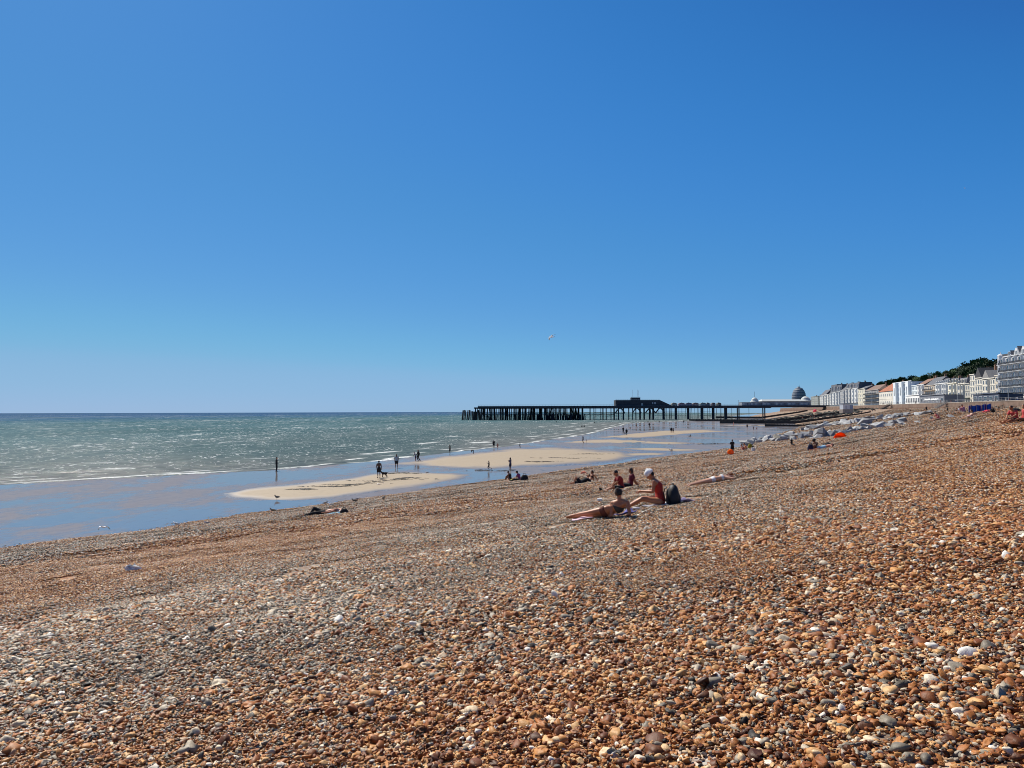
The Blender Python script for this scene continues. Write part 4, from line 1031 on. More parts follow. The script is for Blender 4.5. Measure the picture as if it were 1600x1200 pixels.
# ---------------------------------------------------------------- people
Z3 = Vector((0, 0, 1))
SK = {'fair': (.60, .33, .21), 'tan': (.42, .155, .065), 'brown': (.20, .085, .045), 'red': (.56, .22, .12), 'dark': (.10, .055, .035)}
def skin(k):
    nm = 'skin_'+k
    if nm in _mc: return _mc[nm]
    t = NT(nm); c = SK[k]; n = t.noise(t.gen(), 7, 4)
    t.ln(t.ramp(n, [(.3, tuple(v*.86 for v in c)), (.7, tuple(min(1, v*1.1) for v in c))]), t.b.inputs['Base Color'])
    t.b.inputs['Roughness'].default_value = .5; t.b.inputs['Subsurface Weight'].default_value = .08; t.b.inputs['Subsurface Radius'].default_value = (.02, .008, .004)
    _mc[nm] = t.m; return t.m
def thin(name, col, tr=.5):
    t = NT(name); n = t.noise(t.gen(), 4, 3); c = t.ramp(n, [(.3, tuple(v*.9 for v in col)), (.7, tuple(min(1, v*1.08) for v in col))])
    df = t.node('ShaderNodeBsdfDiffuse'); tl = t.node('ShaderNodeBsdfTranslucent'); ms = t.node('ShaderNodeMixShader'); ms.inputs[0].default_value = tr
    t.ln(c, df.inputs[0]); t.ln(c, tl.inputs[0]); t.ln(df.outputs[0], ms.inputs[1]); t.ln(tl.outputs[0], ms.inputs[2]); t.ln(ms.outputs[0], t.n['Material Output'].inputs['Surface']); return t.m
def cloth(col): return mat('cloth_%02x%02x%02x' % tuple(int(min(1, c)*255) for c in col), col, .85, .16, 9., .004)
HAIRC = {'brown': (.055, .03, .018), 'black': (.012, .011, .011), 'blond': (.33, .21, .09), 'red': (.20, .075, .03), 'grey': (.3, .29, .28)}
def V(*a): return Vector(a)
def mirror(J, l, r):
    for k, v in l.items(): J[k+'L'] = V(*v)
    for k, v in r.items(): J[k+'R'] = V(*v)
def pose(kind, o=None):
    """joints in metres for a 1.70 m figure: +x is forward, +y the figure's left"""
    J = {'pel': V(0, 0, .93), 'chest': V(0, 0, 1.28), 'neck': V(.0, 0, 1.45), 'head': V(.03, 0, 1.60), 'hf': V(1, 0, 0), 'hu': V(0, 0, 1)}
    if kind in ('stand', 'stand_arms_in', 'phone', 'run', 'walk', 'armsup', 'lean'):
        k = {'walk': .22, 'run': .34}.get(kind, .03)
        mirror(J, {'sh': (0, .18, 1.41), 'hip': (0, .095, .90), 'kn': (k*.6+.03, .10, .49), 'an': (-k*.2+.0, .10, .08), 'to': (-k*.2+.19, .12, .03)},
                  {'sh': (0, -.18, 1.41), 'hip': (0, -.095, .90), 'kn': (.02, -.10, .49), 'an': (-k*1.3, -.10, .08), 'to': (-k*1.3+.19, -.12, .03)})
        if kind == 'run': J['anR'] = V(-.5, -.1, .35); J['toR'] = V(-.42, -.1, .2)
        a = {'stand': ((.0, .25, 1.13), (.06, .27, .88)), 'walk': ((.08, .24, 1.14), (.22, .25, .95)), 'run': ((.12, .26, 1.15), (.3, .2, 1.3)),
             'stand_arms_in': ((.06, .25, 1.14), (.24, .12, 1.12)), 'phone': ((.08, .24, 1.15), (.26, .10, 1.30)), 'armsup': ((.05, .42, 1.45), (.05, .55, 1.62)), 'lean': ((.15, .23, 1.15), (.33, .15, 1.0))}[kind]
        J['elL'], J['wrL'] = V(*a[0]), V(*a[1]); b = a if kind != 'walk' else ((-.12, .24, 1.14), (-.10, .26, .90))
        J['elR'] = V(b[0][0], -b[0][1], b[0][2]); J['wrR'] = V(b[1][0], -b[1][1], b[1][2])
        if kind == 'lean':
            for q in ('chest', 'neck', 'head', 'shL', 'shR', 'elL', 'elR', 'wrL', 'wrR'):
                h = J[q].z-.93; J[q] = V(J[q].x+h*.38, J[q].y, .93+h*.93)
            J['hf'] = V(.8, 0, -.6); J['hu'] = V(.6, 0, .8)
    elif kind == 'bend':
        J.update(pel=V(0, 0, .90), chest=V(.30, 0, 1.05), neck=V(.46, 0, 1.02), head=V(.60, 0, .98), hf=V(.5, 0, -.86), hu=V(.86, 0, .5))
        mirror(J, {'sh': (.42, .17, 1.02), 'hip': (0, .095, .88), 'kn': (.02, .10, .47), 'an': (-.02, .12, .08), 'to': (.16, .14, .03), 'el': (.46, .2, .75), 'wr': (.50, .14, .50)},
                  {'sh': (.42, -.17, 1.02), 'hip': (0, -.095, .88), 'kn': (.02, -.10, .47), 'an': (-.02, -.12, .08), 'to': (.16, -.14, .03), 'el': (.46, -.2, .75), 'wr': (.50, -.14, .50)})
    elif kind == 'squat':
        J.update(pel=V(-.05, 0, .30), chest=V(.12, 0, .60), neck=V(.20, 0, .76), head=V(.27, 0, .89), hf=V(.9, 0, -.35), hu=V(.35, 0, .93))
        mirror(J, {'sh': (.17, .17, .71), 'hip': (-.05, .10, .30), 'kn': (.34, .18, .46), 'an': (.08, .13, .08), 'to': (.26, .16, .03), 'el': (.33, .2, .50), 'wr': (.48, .10, .34)},
                  {'sh': (.17, -.17, .71), 'hip': (-.05, -.10, .30), 'kn': (.34, -.18, .46), 'an': (.08, -.13, .08), 'to': (.26, -.16, .03), 'el': (.33, -.2, .50), 'wr': (.48, -.10, .34)})
    elif kind in ('sit', 'sit_back', 'sit_knees', 'sit_read'):
        J.update(pel=V(0, 0, .13), chest=V(.02, 0, .46), neck=V(.10, 0, .63), head=V(.16, 0, .76), hf=V(.93, 0, -.36), hu=V(.36, 0, .93))
        leg = {'sit': ((.42, .13, .19), (.84, .10, .07), (.90, .12, .22)), 'sit_back': ((.42, .13, .19), (.84, .10, .07), (.90, .12, .22)), 'sit_read': ((.42, .12, .22), (.82, .07, .07), (.93, .08, .17)), 'sit_knees': ((.32, .14, .42), (.52, .12, .07), (.70, .13, .04))}[kind]
        arm = {'sit': ((.22, .24, .38), (.40, .14, .30)), 'sit_knees': ((.24, .24, .45), (.42, .12, .38)), 'sit_read': ((.14, .22, .36), (.41, .09, .40)), 'sit_back': ((-.22, .26, .34), (-.36, .28, .08))}[kind]
        if kind == 'sit_back':
            J['chest'] = V(-.12, 0, .46); J['neck'] = V(-.15, 0, .64); J['head'] = V(-.12, 0, .79); J['hf'] = V(1, 0, -.1); J['hu'] = V(.1, 0, 1)
        c = J['neck']-V(.02, 0, .05)
        for s, S in ((1, 'L'), (-1, 'R')):
            J['sh'+S] = c+V(0, .18*s, 0); J['hip'+S] = V(.02, .10*s, .12)
            for k_, v in zip(('kn', 'an', 'to'), leg): J[k_+S] = V(v[0], v[1]*s, v[2])
            for k_, v in zip(('el', 'wr'), arm): J[k_+S] = V(v[0], v[1]*s, v[2])
    elif kind == 'recline':      # legs along +x, propped on the elbows
        J.update(pel=V(0, 0, .12), chest=V(-.26, 0, .30), neck=V(-.36, 0, .47), head=V(-.36, 0, .62), hf=V(.97, 0, -.2), hu=V(.2, 0, .97))
        mirror(J, {'sh': (-.37, .18, .40), 'hip': (.03, .10, .11), 'kn': (.46, .11, .14), 'an': (.88, .08, .07), 'to': (.99, .09, .17), 'el': (-.50, .24, .10), 'wr': (-.28, .25, .05)},
                  {'sh': (-.37, -.18, .40), 'hip': (.03, -.10, .11), 'kn': (.46, -.09, .12), 'an': (.88, -.05, .07), 'to': (.99, -.07, .16), 'el': (-.48, -.26, .09), 'wr': (-.26, -.27, .05)})
    elif kind in ('prone', 'supine', 'supine_knee'):     # head towards +x
        J.update(pel=V(0, 0, .12), chest=V(.34, 0, .13), neck=V(.52, 0, .14), head=V(.66, 0, .15))
        f = 1 if kind != 'prone' else -1
        J['hf'] = V(0, 0, 1) if f > 0 else V(.25, -.75, -.6); J['hu'] = V(1, 0, 0)
        arms = ((.62, .34, .08), (.74, .14, .06)) if kind == 'prone' else ((.30, .36, .07), (.10, .42, .07))
        for s, S in ((1, 'L'), (-1, 'R')):
            J['sh'+S] = V(.49, .18*s, .12); J['hip'+S] = V(-.03, .10*s, .11); J['kn'+S] = V(-.46, .12*s, .10); J['an'+S] = V(-.88, .10*s, .07)
            J['to'+S] = V(-1.0, .12*s, .17 if f > 0 else .04)
            J['el'+S] = V(arms[0][0], arms[0][1]*s, arms[0][2]); J['wr'+S] = V(arms[1][0], arms[1][1]*s, arms[1][2])
        if kind == 'supine_knee': J['knL'] = V(-.30, .13, .44); J['anL'] = V(-.48, .13, .08); J['toL'] = V(-.66, .14, .05)
    elif kind == 'prone_up':      # lying on the front, propped on elbows, head to +x
        J.update(pel=V(0, 0, .12), chest=V(.30, 0, .24), neck=V(.44, 0, .38), head=V(.52, 0, .50), hf=V(.9, 0, -.3), hu=V(.3, 0, .95))
        for s, S in ((1, 'L'), (-1, 'R')):
            J['sh'+S] = V(.42, .18*s, .33); J['hip'+S] = V(-.03, .10*s, .11); J['kn'+S] = V(-.46, .12*s, .09); J['an'+S] = V(-.88, .10*s, .07); J['to'+S] = V(-1., .12*s, .04)
            J['el'+S] = V(.46, .24*s, .07); J['wr'+S] = V(.68, .16*s, .06)
    if o: J.update({k: V(*v) for k, v in o.items()})
    return J
def lat(J, a): v = J[a+'L']-J[a+'R']; return v.normalized()
def torso(mb, J, t0=0., t1=1., g=0., n=16, female=False):
    lo, hi = lat(J, 'hip'), lat(J, 'sh')
    P = [(0, J['pel']-(J['chest']-J['pel']).normalized()*.09, .11, .075), (.12, J['pel'], .165 if female else .155, .105), (.3, J['pel'].lerp(J['chest'], .33), .15 if female else .145, .10), (.45, J['pel'].lerp(J['chest'], .58), .115 if female else .135, .085),
         (.72, J['chest'], .145 if female else .16, .115 if female else .11), (.86, J['chest'].lerp(J['neck'], .52), .155 if female else .18, .095), (.95, J['chest'].lerp(J['neck'], .84), .09, .07), (1, J['neck'], .052, .052)]
    def at(t):
        for a, b in zip(P, P[1:]):
            if a[0] <= t <= b[0]:
                k = (t-a[0])/(b[0]-a[0]); return a[1].lerp(b[1], k), a[2]*(1-k)+b[2]*k, a[3]*(1-k)+b[3]*k
    ts = sorted({t0, t1}|{p[0] for p in P if t0 < p[0] < t1})
    pts = []; rs = []; sd = []
    for t in ts:
        c, a, b = at(t); pts.append(c); rs.append((a+g, b+g)); sd.append(lo.lerp(hi, min(1, t*1.1)))
    mb.tube(pts, rs, n, side=sd)
def limb(mb, pts, rs, n=10):
    for a, b, ra, rb in zip(pts, pts[1:], rs, rs[1:]): mb.cone(a, b, ra, rb, n)
def hand(mb, el, wr, side, detail, grip):
    d = (wr-el).normalized(); lat_ = d.cross(Z3); lat_ = lat_.normalized() if lat_.length > .1 else V(0, 1, 0); nrm = lat_.cross(d).normalized()
    if not detail:
        mb.cone(wr, wr+d*.10, .033, .026, 8); return
    pc = wr+d*.055
    mb.ell(pc, (.052, .042, .020), (d, lat_, nrm), 12, 8)
    for i, L in enumerate((.070, .080, .075, .060)):
        b = wr+d*.090+lat_*((i-1.5)*.0215); m = b+d*L*.5-nrm*L*grip*.35; e = m+(d*(1-grip)-nrm*grip*1.1).normalized()*L*.5
        mb.cone(b-d*.02, m, .0105, .0098, 8); mb.cone(m, e, .0098, .0085, 8)
    tb = wr+d*.03+lat_*(.034*-side); mb.cone(tb, tb+d*.035+lat_*(.028*-side)-nrm*.006, .013, .0105, 8); mb.cone(tb+d*.035+lat_*(.028*-side)-nrm*.006, tb+d*.065+lat_*(.034*-side)-nrm*.018, .0105, .009, 8)
def body_mesh(J, female, detail):
    mb = MB(); torso(mb, J, 0, 1, 0, 18 if detail else 12, female)
    for s, S in ((1, 'L'), (-1, 'R')):
        sh, el, wr = J['sh'+S], J['el'+S], J['wr'+S]; k = .88 if female else 1
        mb.cone(J['chest'].lerp(sh, .55), sh, .068, .058*k, 10); mb.cone(J['neck']-(J['head']-J['neck'])*.1, sh, .045, .045*k, 10)
        limb(mb, [sh, sh.lerp(el, .35), el], [.058*k, .054*k, .042*k]); limb(mb, [el, el.lerp(wr, .3), wr], [.042*k, .044*k, .029*k])
        hand(mb, el, wr, s, detail, .45)
        hp, kn, an, to = J['hip'+S], J['kn'+S], J['an'+S], J['to'+S]
        limb(mb, [hp, hp.lerp(kn, .35), kn], [.088, .080, .052]); limb(mb, [kn, kn.lerp(an, .32), kn.lerp(an, .75), an], [.052, .055, .038, .034])
        fd = (to-an).normalized(); sd = lat(J, 'hip'); he = an-fd*.04-(an-kn).normalized()*-.03
        mb.cone(he, an, .034, .034, 8); mb.tube([an-fd*.04, an.lerp(to, .4), an.lerp(to, .8), to+fd*.01], [(.034, .04), (.038, .032), (.044, .022), (.032, .012)], 10, side=sd)
        if detail:
            for q in range(5): b = to+sd*((q-2)*.016); mb.cone(b-fd*.02, b+fd*(.018-.004*abs(q-1)), .011, .0085, 6)
    hf, hu = J['hf'].normalized(), J['hu'].normalized(); hl = hu.cross(hf).normalized(); hf = hl.cross(hu).normalized(); c = J['head']
    mb.cone(J['neck']-(c-J['neck']).normalized()*.03, c-hu*.06-hf*.01, .056, .052, 12)
    mb.ell(c+hu*.02-hf*.008, (.098, .076, .098), (hf, hl, hu), 18, 12)          # skull
    mb.ell(c+hf*.028-hu*.045, (.060, .054, .070), (hf, hl, hu), 14, 10)          # face, jaw
    mb.ell(c+hf*.055-hu*.095, (.026, .026, .018), (hf, hl, hu), 10, 8)           # chin
    mb.tube([c+hf*.085+hu*.012, c+hf*.108-hu*.022, c+hf*.112-hu*.032, c+hf*.088-hu*.042], [(.007, .006), (.012, .010), (.016, .011), (.012, .006)], 8, side=hl)   # nose
    if detail:
        mb.ell(c+hf*.084-hu*.064, (.011, .024, .006), (hf, hl, hu), 10, 6); mb.ell(c+hf*.082-hu*.073, (.011, .021, .007), (hf, hl, hu), 10, 6)      # lips
        mb.ell(c+hf*.082+hu*.024, (.016, .052, .010), (hf, hl, hu), 12, 6)       # brow
    for s in (1, -1): mb.ell(c+hl*(.078*s)-hf*.012-hu*.012, (.018, .009, .032), (hf, hl, hu), 8, 6)
    return mb, (c, hf, hl, hu)
def rem(o, vox, it=2, fac=.5):
    r = o.modifiers.new('remesh', 'REMESH'); r.mode = 'VOXEL'; r.voxel_size = vox; r.use_smooth_shade = True
    s = o.modifiers.new('smooth', 'SMOOTH'); s.factor = fac; s.iterations = it
def garment(kind, J, g, female):
    """one closed shell following the body"""
    mb = MB(); k = .88 if female else 1
    if kind in ('tshirt', 'hoodie', 'tank', 'swimsuit', 'dress'):
        torso(mb, J, {'tshirt': .1, 'hoodie': .06, 'tank': .12, 'swimsuit': 0, 'dress': 0}[kind], .93 if kind != 'swimsuit' else .82, g+(.012 if kind in ('tshirt', 'hoodie', 'dress') else 0), 16, female)
        for S in 'LR':
            sh, el, wr = J['sh'+S], J['el'+S], J['wr'+S]
            if kind in ('tshirt', 'hoodie', 'dress'):
                mb.cone(J['chest'].lerp(sh, .55), sh, .062+g, .056*k+g, 10); mb.tube([sh-(el-sh)*.08, sh.lerp(el, .5), sh.lerp(el, .72)], [.058*k+g, .056*k+g, .060*k+g], 12)
            if kind == 'hoodie': limb(mb, [sh, el, wr], [.055+g, .045+g, .035+g])
            if kind in ('swimsuit', 'tank'):
                a = J['chest'].lerp(sh, .55); mb.cone(J['chest']+(a-J['chest'])*.5, a+(J['neck']-J['chest'])*.42, .035+g, .022+g, 8)
        if kind == 'dress':
            for S in 'LR': mb.tube([J['hip'+S], J['hip'+S].lerp(J['kn'+S], .8)], [.105+g, .115+g], 12)
    if kind == 'bikini_top': torso(mb, J, .63, .78, g+.004, 16, female)
    if kind == 'bikini_bottom': torso(mb, J, -.0, .2, g+.003, 16, female); [mb.cone(J['hip'+S], J['hip'+S].lerp(J['kn'+S], .12), .088+g, .08+g, 10) for S in 'LR']
    if kind in ('shorts', 'trousers', 'briefs'):
        torso(mb, J, 0, .34, g+.008, 16, female)
        for S in 'LR':
            hp, kn, an = J['hip'+S], J['kn'+S], J['an'+S]
            if kind == 'shorts': mb.tube([hp-(kn-hp)*.1, hp.lerp(kn, .4), hp.lerp(kn, .78)], [.10+g, .096+g, .092+g], 12)
            elif kind == 'briefs': mb.cone(hp, hp.lerp(kn, .2), .09+g, .085+g, 10)
            else: limb(mb, [hp, hp.lerp(kn, .5), kn, kn.lerp(an, .5), kn.lerp(an, .95)], [.098+g, .085+g, .064+g, .058+g, .05+g])
    if kind == 'shoes':
        for S in 'LR':
            an, to = J['an'+S], J['to'+S]; fd = (to-an).normalized()
            mb.tube([an-fd*.075, an-fd*.03, an.lerp(to, .5), to+fd*.02, to+fd*.045], [(.03, .03), (.045, .055), (.05, .045), (.048, .03), (.02, .012)], 10, side=lat(J, 'hip'))
    return mb
def hair_mesh(style, H, J):
    c, hf, hl, hu = H; mb = MB()
    mb.ell(c+hu*.034-hf*.022, (.096, .086, .092), (hf, hl, hu), 16, 10)
    if style in ('bob', 'long', 'messy'):
        e = {'bob': .12, 'long': .34, 'messy': .10}[style]
        dn = -Z3 if abs(hu.z) > .5 else -hu
        mb.tube([c-hf*.045+hu*.05, c-hf*.075-hu*.02, c-hf*.075+dn*(e*.55), c-hf*.06+dn*e], [(.07, .05), (.082, .045), (.075, .035), (.045, .02)], 12, side=hl)
        for s in (1, -1): mb.tube([c+hl*.06*s+hu*.05, c+hl*.083*s-hu*.02-hf*.02, c+hl*.078*s+dn*(e*.6)-hf*.02], [(.03, .03), (.024, .035), (.014, .022)], 8, side=hf)
    if style == 'messy':
        for s in (1, -1): mb.ell(c+hl*.09*s+hu*.05, (.05, .05, .07), (hf, hl, hu), 10, 6)
        mb.ell(c-hf*.1+hu*.05, (.07, .08, .08), (hf, hl, hu), 10, 6)
    if style == 'bun': mb.ell(c-hf*.07+hu*.115, (.04, .04, .035), (hf, hl, hu), 10, 8)
    if style == 'afro': mb.ell(c+hu*.05-hf*.03, (.15, .14, .14), (hf, hl, hu), 14, 10)
    return mb
NP = 0
def person(loc, head_deg, kind, label, wear=(), sk='tan', hair='short', hc='black', h=1.7, female=False, near=0, group=None, o=None, tilt=False, cat='person'):
    """near: 2 close up, 1 mid, 0 far"""
    global NP; NP += 1
    s = h/1.7; r_ = empty('person', loc, R(head_deg), label, cat, group); r_.scale = (s, s, s)
    if tilt:
        e = .5; x, y = loc[0], loc[1]; gx = float(beach_z(x+e, y, False)-beach_z(x-e, y, False))/(2*e); gy = float(beach_z(x, y+e, False)-beach_z(x, y-e, False))/(2*e)
        r_.rotation_euler = (Matrix.Rotation(0, 3, 'Z') @ (Vector((-gx, -gy, 1)).normalized().to_track_quat('Z', 'Y').to_matrix() @ Matrix.Rotation(R(head_deg), 3, 'Z'))).to_euler()
        a = Vector((-gx, -gy, 1)).normalized(); f = Vector((math.cos(R(head_deg)), math.sin(R(head_deg)), 0)); f = (f-a*f.dot(a)).normalized(); l = a.cross(f)
        r_.rotation_euler = Matrix((f, l, a)).transposed().to_euler()
    J = pose(kind, o); detail = near == 2
    mb, H = body_mesh(J, female, detail); vox = (.028, .018, .0085)[near]
    b = mb.build('body', skin(sk), r_); rem(b, vox, (1, 2, 3)[near])
    for w_ in wear:
        nm, col = w_; g = (.016, .012, .008)[near]
        o_ = garment(nm, J, g, female).build(nm, cloth(col), r_); rem(o_, vox, 1)
    c, hf, hl, hu = H
    if hair == 'cap':
        hm = MB(); hm.ell(c+hu*.03-hf*.01, (.107, .088, .10), (hf, hl, hu), 18, 10); cp = hm.build('cap', cloth(hc if isinstance(hc, tuple) else (.03, .03, .035)), r_); rem(cp, vox, 1)
        MB().tube([c+hf*.06+hu*.03, c+hf*.13+hu*.018, c+hf*.17+hu*.006], [(.075, .008), (.07, .007), (.04, .005)], 12, side=hl).build('cap_peak', cloth((.03, .03, .035)), cp)
        hm = hair_mesh('bun', H, J); hh = hm.build('hair', mat('hair_brown', HAIRC['brown'], .6, .3, 30), r_); rem(hh, vox, 1); hh.scale = (.99, .99, .99)
    elif hair == 'scarf':
        hm = MB(); hm.ell(c+hu*.045-hf*.01, (.114, .094, .088), (hf, hl, hu), 18, 10); hm.tube([c+hu*.03-hf*.02, c+hu*.06-hf*.02], [(.104, .118), (.096, .108)], 18, side=hl); hm.ell(c+hu*.12-hf*.03, (.045, .04, .03), (hf, hl, hu), 10, 6)
        cp = hm.build('headscarf', cloth((.78, .77, .76)), r_); rem(cp, vox, 1)
        hh = MB().ell(c-hf*.045-hu*.015, (.062, .074, .07), (hf, hl, hu), 12, 8).build('hair', mat('hair_black', HAIRC['black'], .6), r_); rem(hh, vox, 1)
    elif hair:
        hh = hair_mesh(hair, H, J).build('hair', mat('hair_'+hc, HAIRC[hc], .6, .3, 30), r_); rem(hh, vox, 1)
    if near:
        for s_ in (1, -1):
            MB().ell(c+hf*.078+hl*(.031*s_)+hu*.004, (.011, .014, .010), (hf, hl, hu), 8, 6).build('eye', mat('eye', (.04, .03, .025), .2), r_)
    return r_
BLK = (.012, .012, .014); NAVY = (.012, .017, .05); REDT = (.30, .022, .018); WHT = (.72, .72, .72); GRY = (.2, .2, .21)
def at(px, py): return hit(px, py)
def hgt(px, py, hpx): p = hit(px, py); d = (p-CAM).dot(fw); return hpx*d/F
GB = 'people walking on the low tide sand'
def stand(px, py, hpx, kind, deg, label, hmin=.9, hmax=1.95, **k):
    p = at(px, py); h = min(hmax, max(hmin, hgt(px, py, hpx)))
    if p.z > -.05 and p.z < .12: p.z = max(p.z, .0)
    return person(p, deg, kind, label, h=h, **k)
# --- near sunbathers on the shingle
p = at(1034, 790)
person(p, 168, 'sit_read', 'seated woman in red swimsuit and white headscarf looking down at her hands', [('swimsuit', (.42, .03, .02))], 'tan', 'scarf', 'black', 1.64, True, 2, tilt=True,
       o={'hf': (.80, 0, -.6), 'hu': (.6, 0, .8), 'wrL': (.40, .06, .40), 'wrR': (.41, -.05, .38)})
p = at(948, 809.5)
person(p, 148, 'recline', 'woman in brown bikini and dark cap reclining on her elbows', [('bikini_top', (.05, .045, .04)), ('bikini_bottom', (.13, .035, .02))], 'tan', 'cap', (.02, .022, .024), 1.58, True, 2, tilt=True,
       o={'hf': (.35, -.9, -.05), 'hu': (.05, 0, 1), 'chest': (-.30, -.02, .23), 'neck': (-.375, -.02, .385), 'head': (-.365, -.05, .53), 'shL': (-.195, .0, .325), 'shR': (-.56, -.02, .315),
          'elL': (-.17, .10, .06), 'wrL': (-.02, -.02, .03), 'elR': (-.61, .06, .06), 'wrR': (-.46, -.12, .03), 'hipL': (.02, .05, .19), 'hipR': (.04, -.06, .09), 'knL': (.46, .05, .15), 'anL': (.88, .02, .11), 'toL': (1.0, .04, .08), 'knR': (.45, -.08, .07), 'anR': (.86, -.08, .05), 'toR': (.99, -.06, .05), 'pel': (0, 0, .145)})
p = at(1115, 754)
person(p, 4, 'prone', 'woman in white bikini lying face down with reddish hair', [('bikini_top', (.66, .66, .68)), ('bikini_bottom', (.68, .68, .68))], 'fair', 'messy', 'red', 1.56, True, 2, tilt=True)
p = at(972, 767)
person(p, 185, 'sit', 'man in red t-shirt and black shorts sitting with legs out', [('tshirt', (.26, .022, .02)), ('shorts', BLK), ('shoes', (.02, .015, .015))], 'tan', 'short', 'black', 1.64, False, 1, tilt=True, o={'wrL': (.40, .12, .26), 'wrR': (.36, -.14, .30)})
p = at(985, 763)
person(p, 178, 'sit_back', 'woman in maroon t-shirt leaning back on her arms behind the man in red', [('tshirt', (.13, .012, .025)), ('shorts', BLK)], 'tan', 'long', 'brown', 1.58, True, 1, tilt=True)
p = at(908, 757)
person(p, 192, 'supine_knee', 'person in black clothes lying on one side with a raised knee', [('hoodie', BLK), ('shorts', (.016, .018, .025))], 'tan', 'short', 'brown', 1.7, False, 1, tilt=True,
       o={'pel': (0, 0, .14), 'chest': (-.30, 0, .24), 'neck': (-.44, 0, .34), 'head': (-.52, 0, .45), 'hf': (.7, .3, .4), 'hu': (-.4, 0, .9), 'shL': (-.42, .18, .28), 'shR': (-.40, -.18, .30), 'elL': (-.5, .26, .09), 'elR': (-.30, -.28, .16), 'wrL': (-.30, .22, .06), 'wrR': (-.08, -.22, .12),
          'hipL': (.03, .1, .12), 'hipR': (.03, -.1, .14), 'knL': (.30, .13, .45), 'anL': (.52, .13, .08), 'toL': (.70, .13, .04), 'knR': (.44, -.1, .16), 'anR': (.84, -.1, .07), 'toR': (.95, -.1, .16)})
p = at(921, 754)
person(p, 200, 'sit_back', 'bare shouldered woman propped on her arms beside the person in black', [('bikini_top', BLK), ('bikini_bottom', BLK)], 'tan', 'bob', 'brown', 1.6, True, 1, tilt=True, o={'chest': (-.22, 0, .34), 'neck': (-.28, 0, .50), 'head': (-.27, 0, .64), 'shL': (-.3, .18, .45), 'shR': (-.3, -.18, .45), 'elL': (-.42, .24, .25), 'elR': (-.42, -.24, .25), 'wrL': (-.46, .26, .05), 'wrR': (-.46, -.26, .05)})
p = at(505, 804)
person(p, 12, 'supine_knee', 'shirtless man in dark trousers lying on his back near the water', [('trousers', BLK)], 'red', 'short', 'grey', 1.78, False, 1, tilt=True,
       o={'knL': (-.40, .16, .36), 'anL': (-.62, .16, .08), 'toL': (-.78, .18, .12), 'knR': (-.45, -.12, .14), 'anR': (-.88, -.12, .07), 'toR': (-.98, -.12, .18), 'elR': (.28, -.38, .10), 'wrR': (.05, -.36, .12), 'elL': (.82, .22, .16), 'wrL': (.86, .02, .12)})
p = at(800, 752.5)
person(p, 165, 'prone', 'blond child in yellow shorts lying by two sitters at the shingle edge', [('briefs', (.52, .55, .10))], 'fair', 'bob', 'blond', 1.45, False, 0, tilt=True, o={'chest': (-.32, 0, .2), 'neck': (-.48, 0, .32), 'head': (-.56, 0, .43), 'hf': (1, 0, 0), 'hu': (0, 0, 1), 'shL': (-.46, .17, .27), 'shR': (-.46, -.17, .27), 'elL': (-.5, .22, .08), 'elR': (-.5, -.22, .08), 'wrL': (-.3, .2, .05), 'wrR': (-.3, -.2, .05),
          'knL': (.46, .1, .1), 'knR': (.46, -.1, .1), 'anL': (.88, .08, .07), 'anR': (.88, -.08, .07), 'toL': (.98, .08, .14), 'toR': (.98, -.08, .14), 'hipL': (.03, .1, .11), 'hipR': (.03, -.1, .11)})
p = at(798, 750.5); person(p, 160, 'sit_knees', 'dark haired person with knees drawn up behind the blond child', [('tank', BLK)], 'brown', 'short', 'black', 1.65, False, 0, tilt=True)
p = at(812, 751.5); person(p, 175, 'sit', 'person in purple top sitting at the shingle edge', [('tshirt', (.20, .05, .17)), ('trousers', BLK)], 'tan', 'bob', 'black', 1.7, True, 0, tilt=True)
# --- people standing and walking on the sand
stand(432, 736.5, 23, 'stand', 15, 'person in full black clothing standing alone at the left of the sand', wear=[('hoodie', BLK), ('trousers', BLK), ('shoes', BLK)], hair='short')
stand(592, 748.5, 27, 'stand', 110, 'shirtless man in black shorts standing beside a dark dog', wear=[('shorts', BLK), ('shoes', BLK)], sk='dark')
stand(619.5, 731.5, 22.5, 'stand', 95, 'person in pale top and black shorts standing in a shallow pool', wear=[('tshirt', (.33, .36, .36)), ('shorts', BLK)], sk='brown')
stand(653.5, 720.8, 17.5, 'walk', 170, 'person in black standing close behind a stooping figure', wear=[('hoodie', BLK), ('trousers', BLK)])
stand(649.5, 721, 15, 'lean', 180, 'stooping person in purple shorts and pale top', wear=[('tshirt', (.4, .38, .42)), ('shorts', (.09, .045, .09))], sk='brown')
stand(703, 710, 15.5, 'phone', 200, 'slender dark figure with a hand raised at the water edge', wear=[('shorts', BLK), ('tank', BLK)], sk='dark', female=True, hair='bob')
stand(739.5, 709.5, 9.5, 'bend', 200, 'dark figure bending down at the water edge', wear=[('trousers', BLK), ('hoodie', (.02, .03, .025))])
stand(771.5, 700.3, 12.5, 'stand', 100, 'adult in black shorts wading beside a small child', wear=[('shorts', BLK), ('tshirt', BLK)], sk='dark')
stand(777.5, 702.5, 9.8, 'stand', 90, 'small bare child wading beside an adult', wear=[('briefs', (.3, .1, .1))], sk='red', hmin=.7)
stand(812.5, 699.5, 9, 'walk', 185, 'child in dark swimwear walking alone out of the shallows', wear=[('shorts', BLK)], sk='dark', hmin=.8)
stand(764, 734.8, 15, 'run', 190, 'boy in dark swimwear playing beside a heap of weed', wear=[('shorts', BLK), ('tank', BLK)], sk='dark')
stand(797.5, 735, 21, 'phone', 155, 'slim person with arms raised to the face standing in the channel', wear=[('shorts', NAVY), ('tshirt', (.10, .085, .12))], sk='brown', hair='bob')
stand(911, 692.5, 11.8, 'walk', 200, 'adult with a bag standing by a child on the thin sand bar', wear=[('hoodie', (.05, .045, .07)), ('shorts', BLK)], sk='brown')
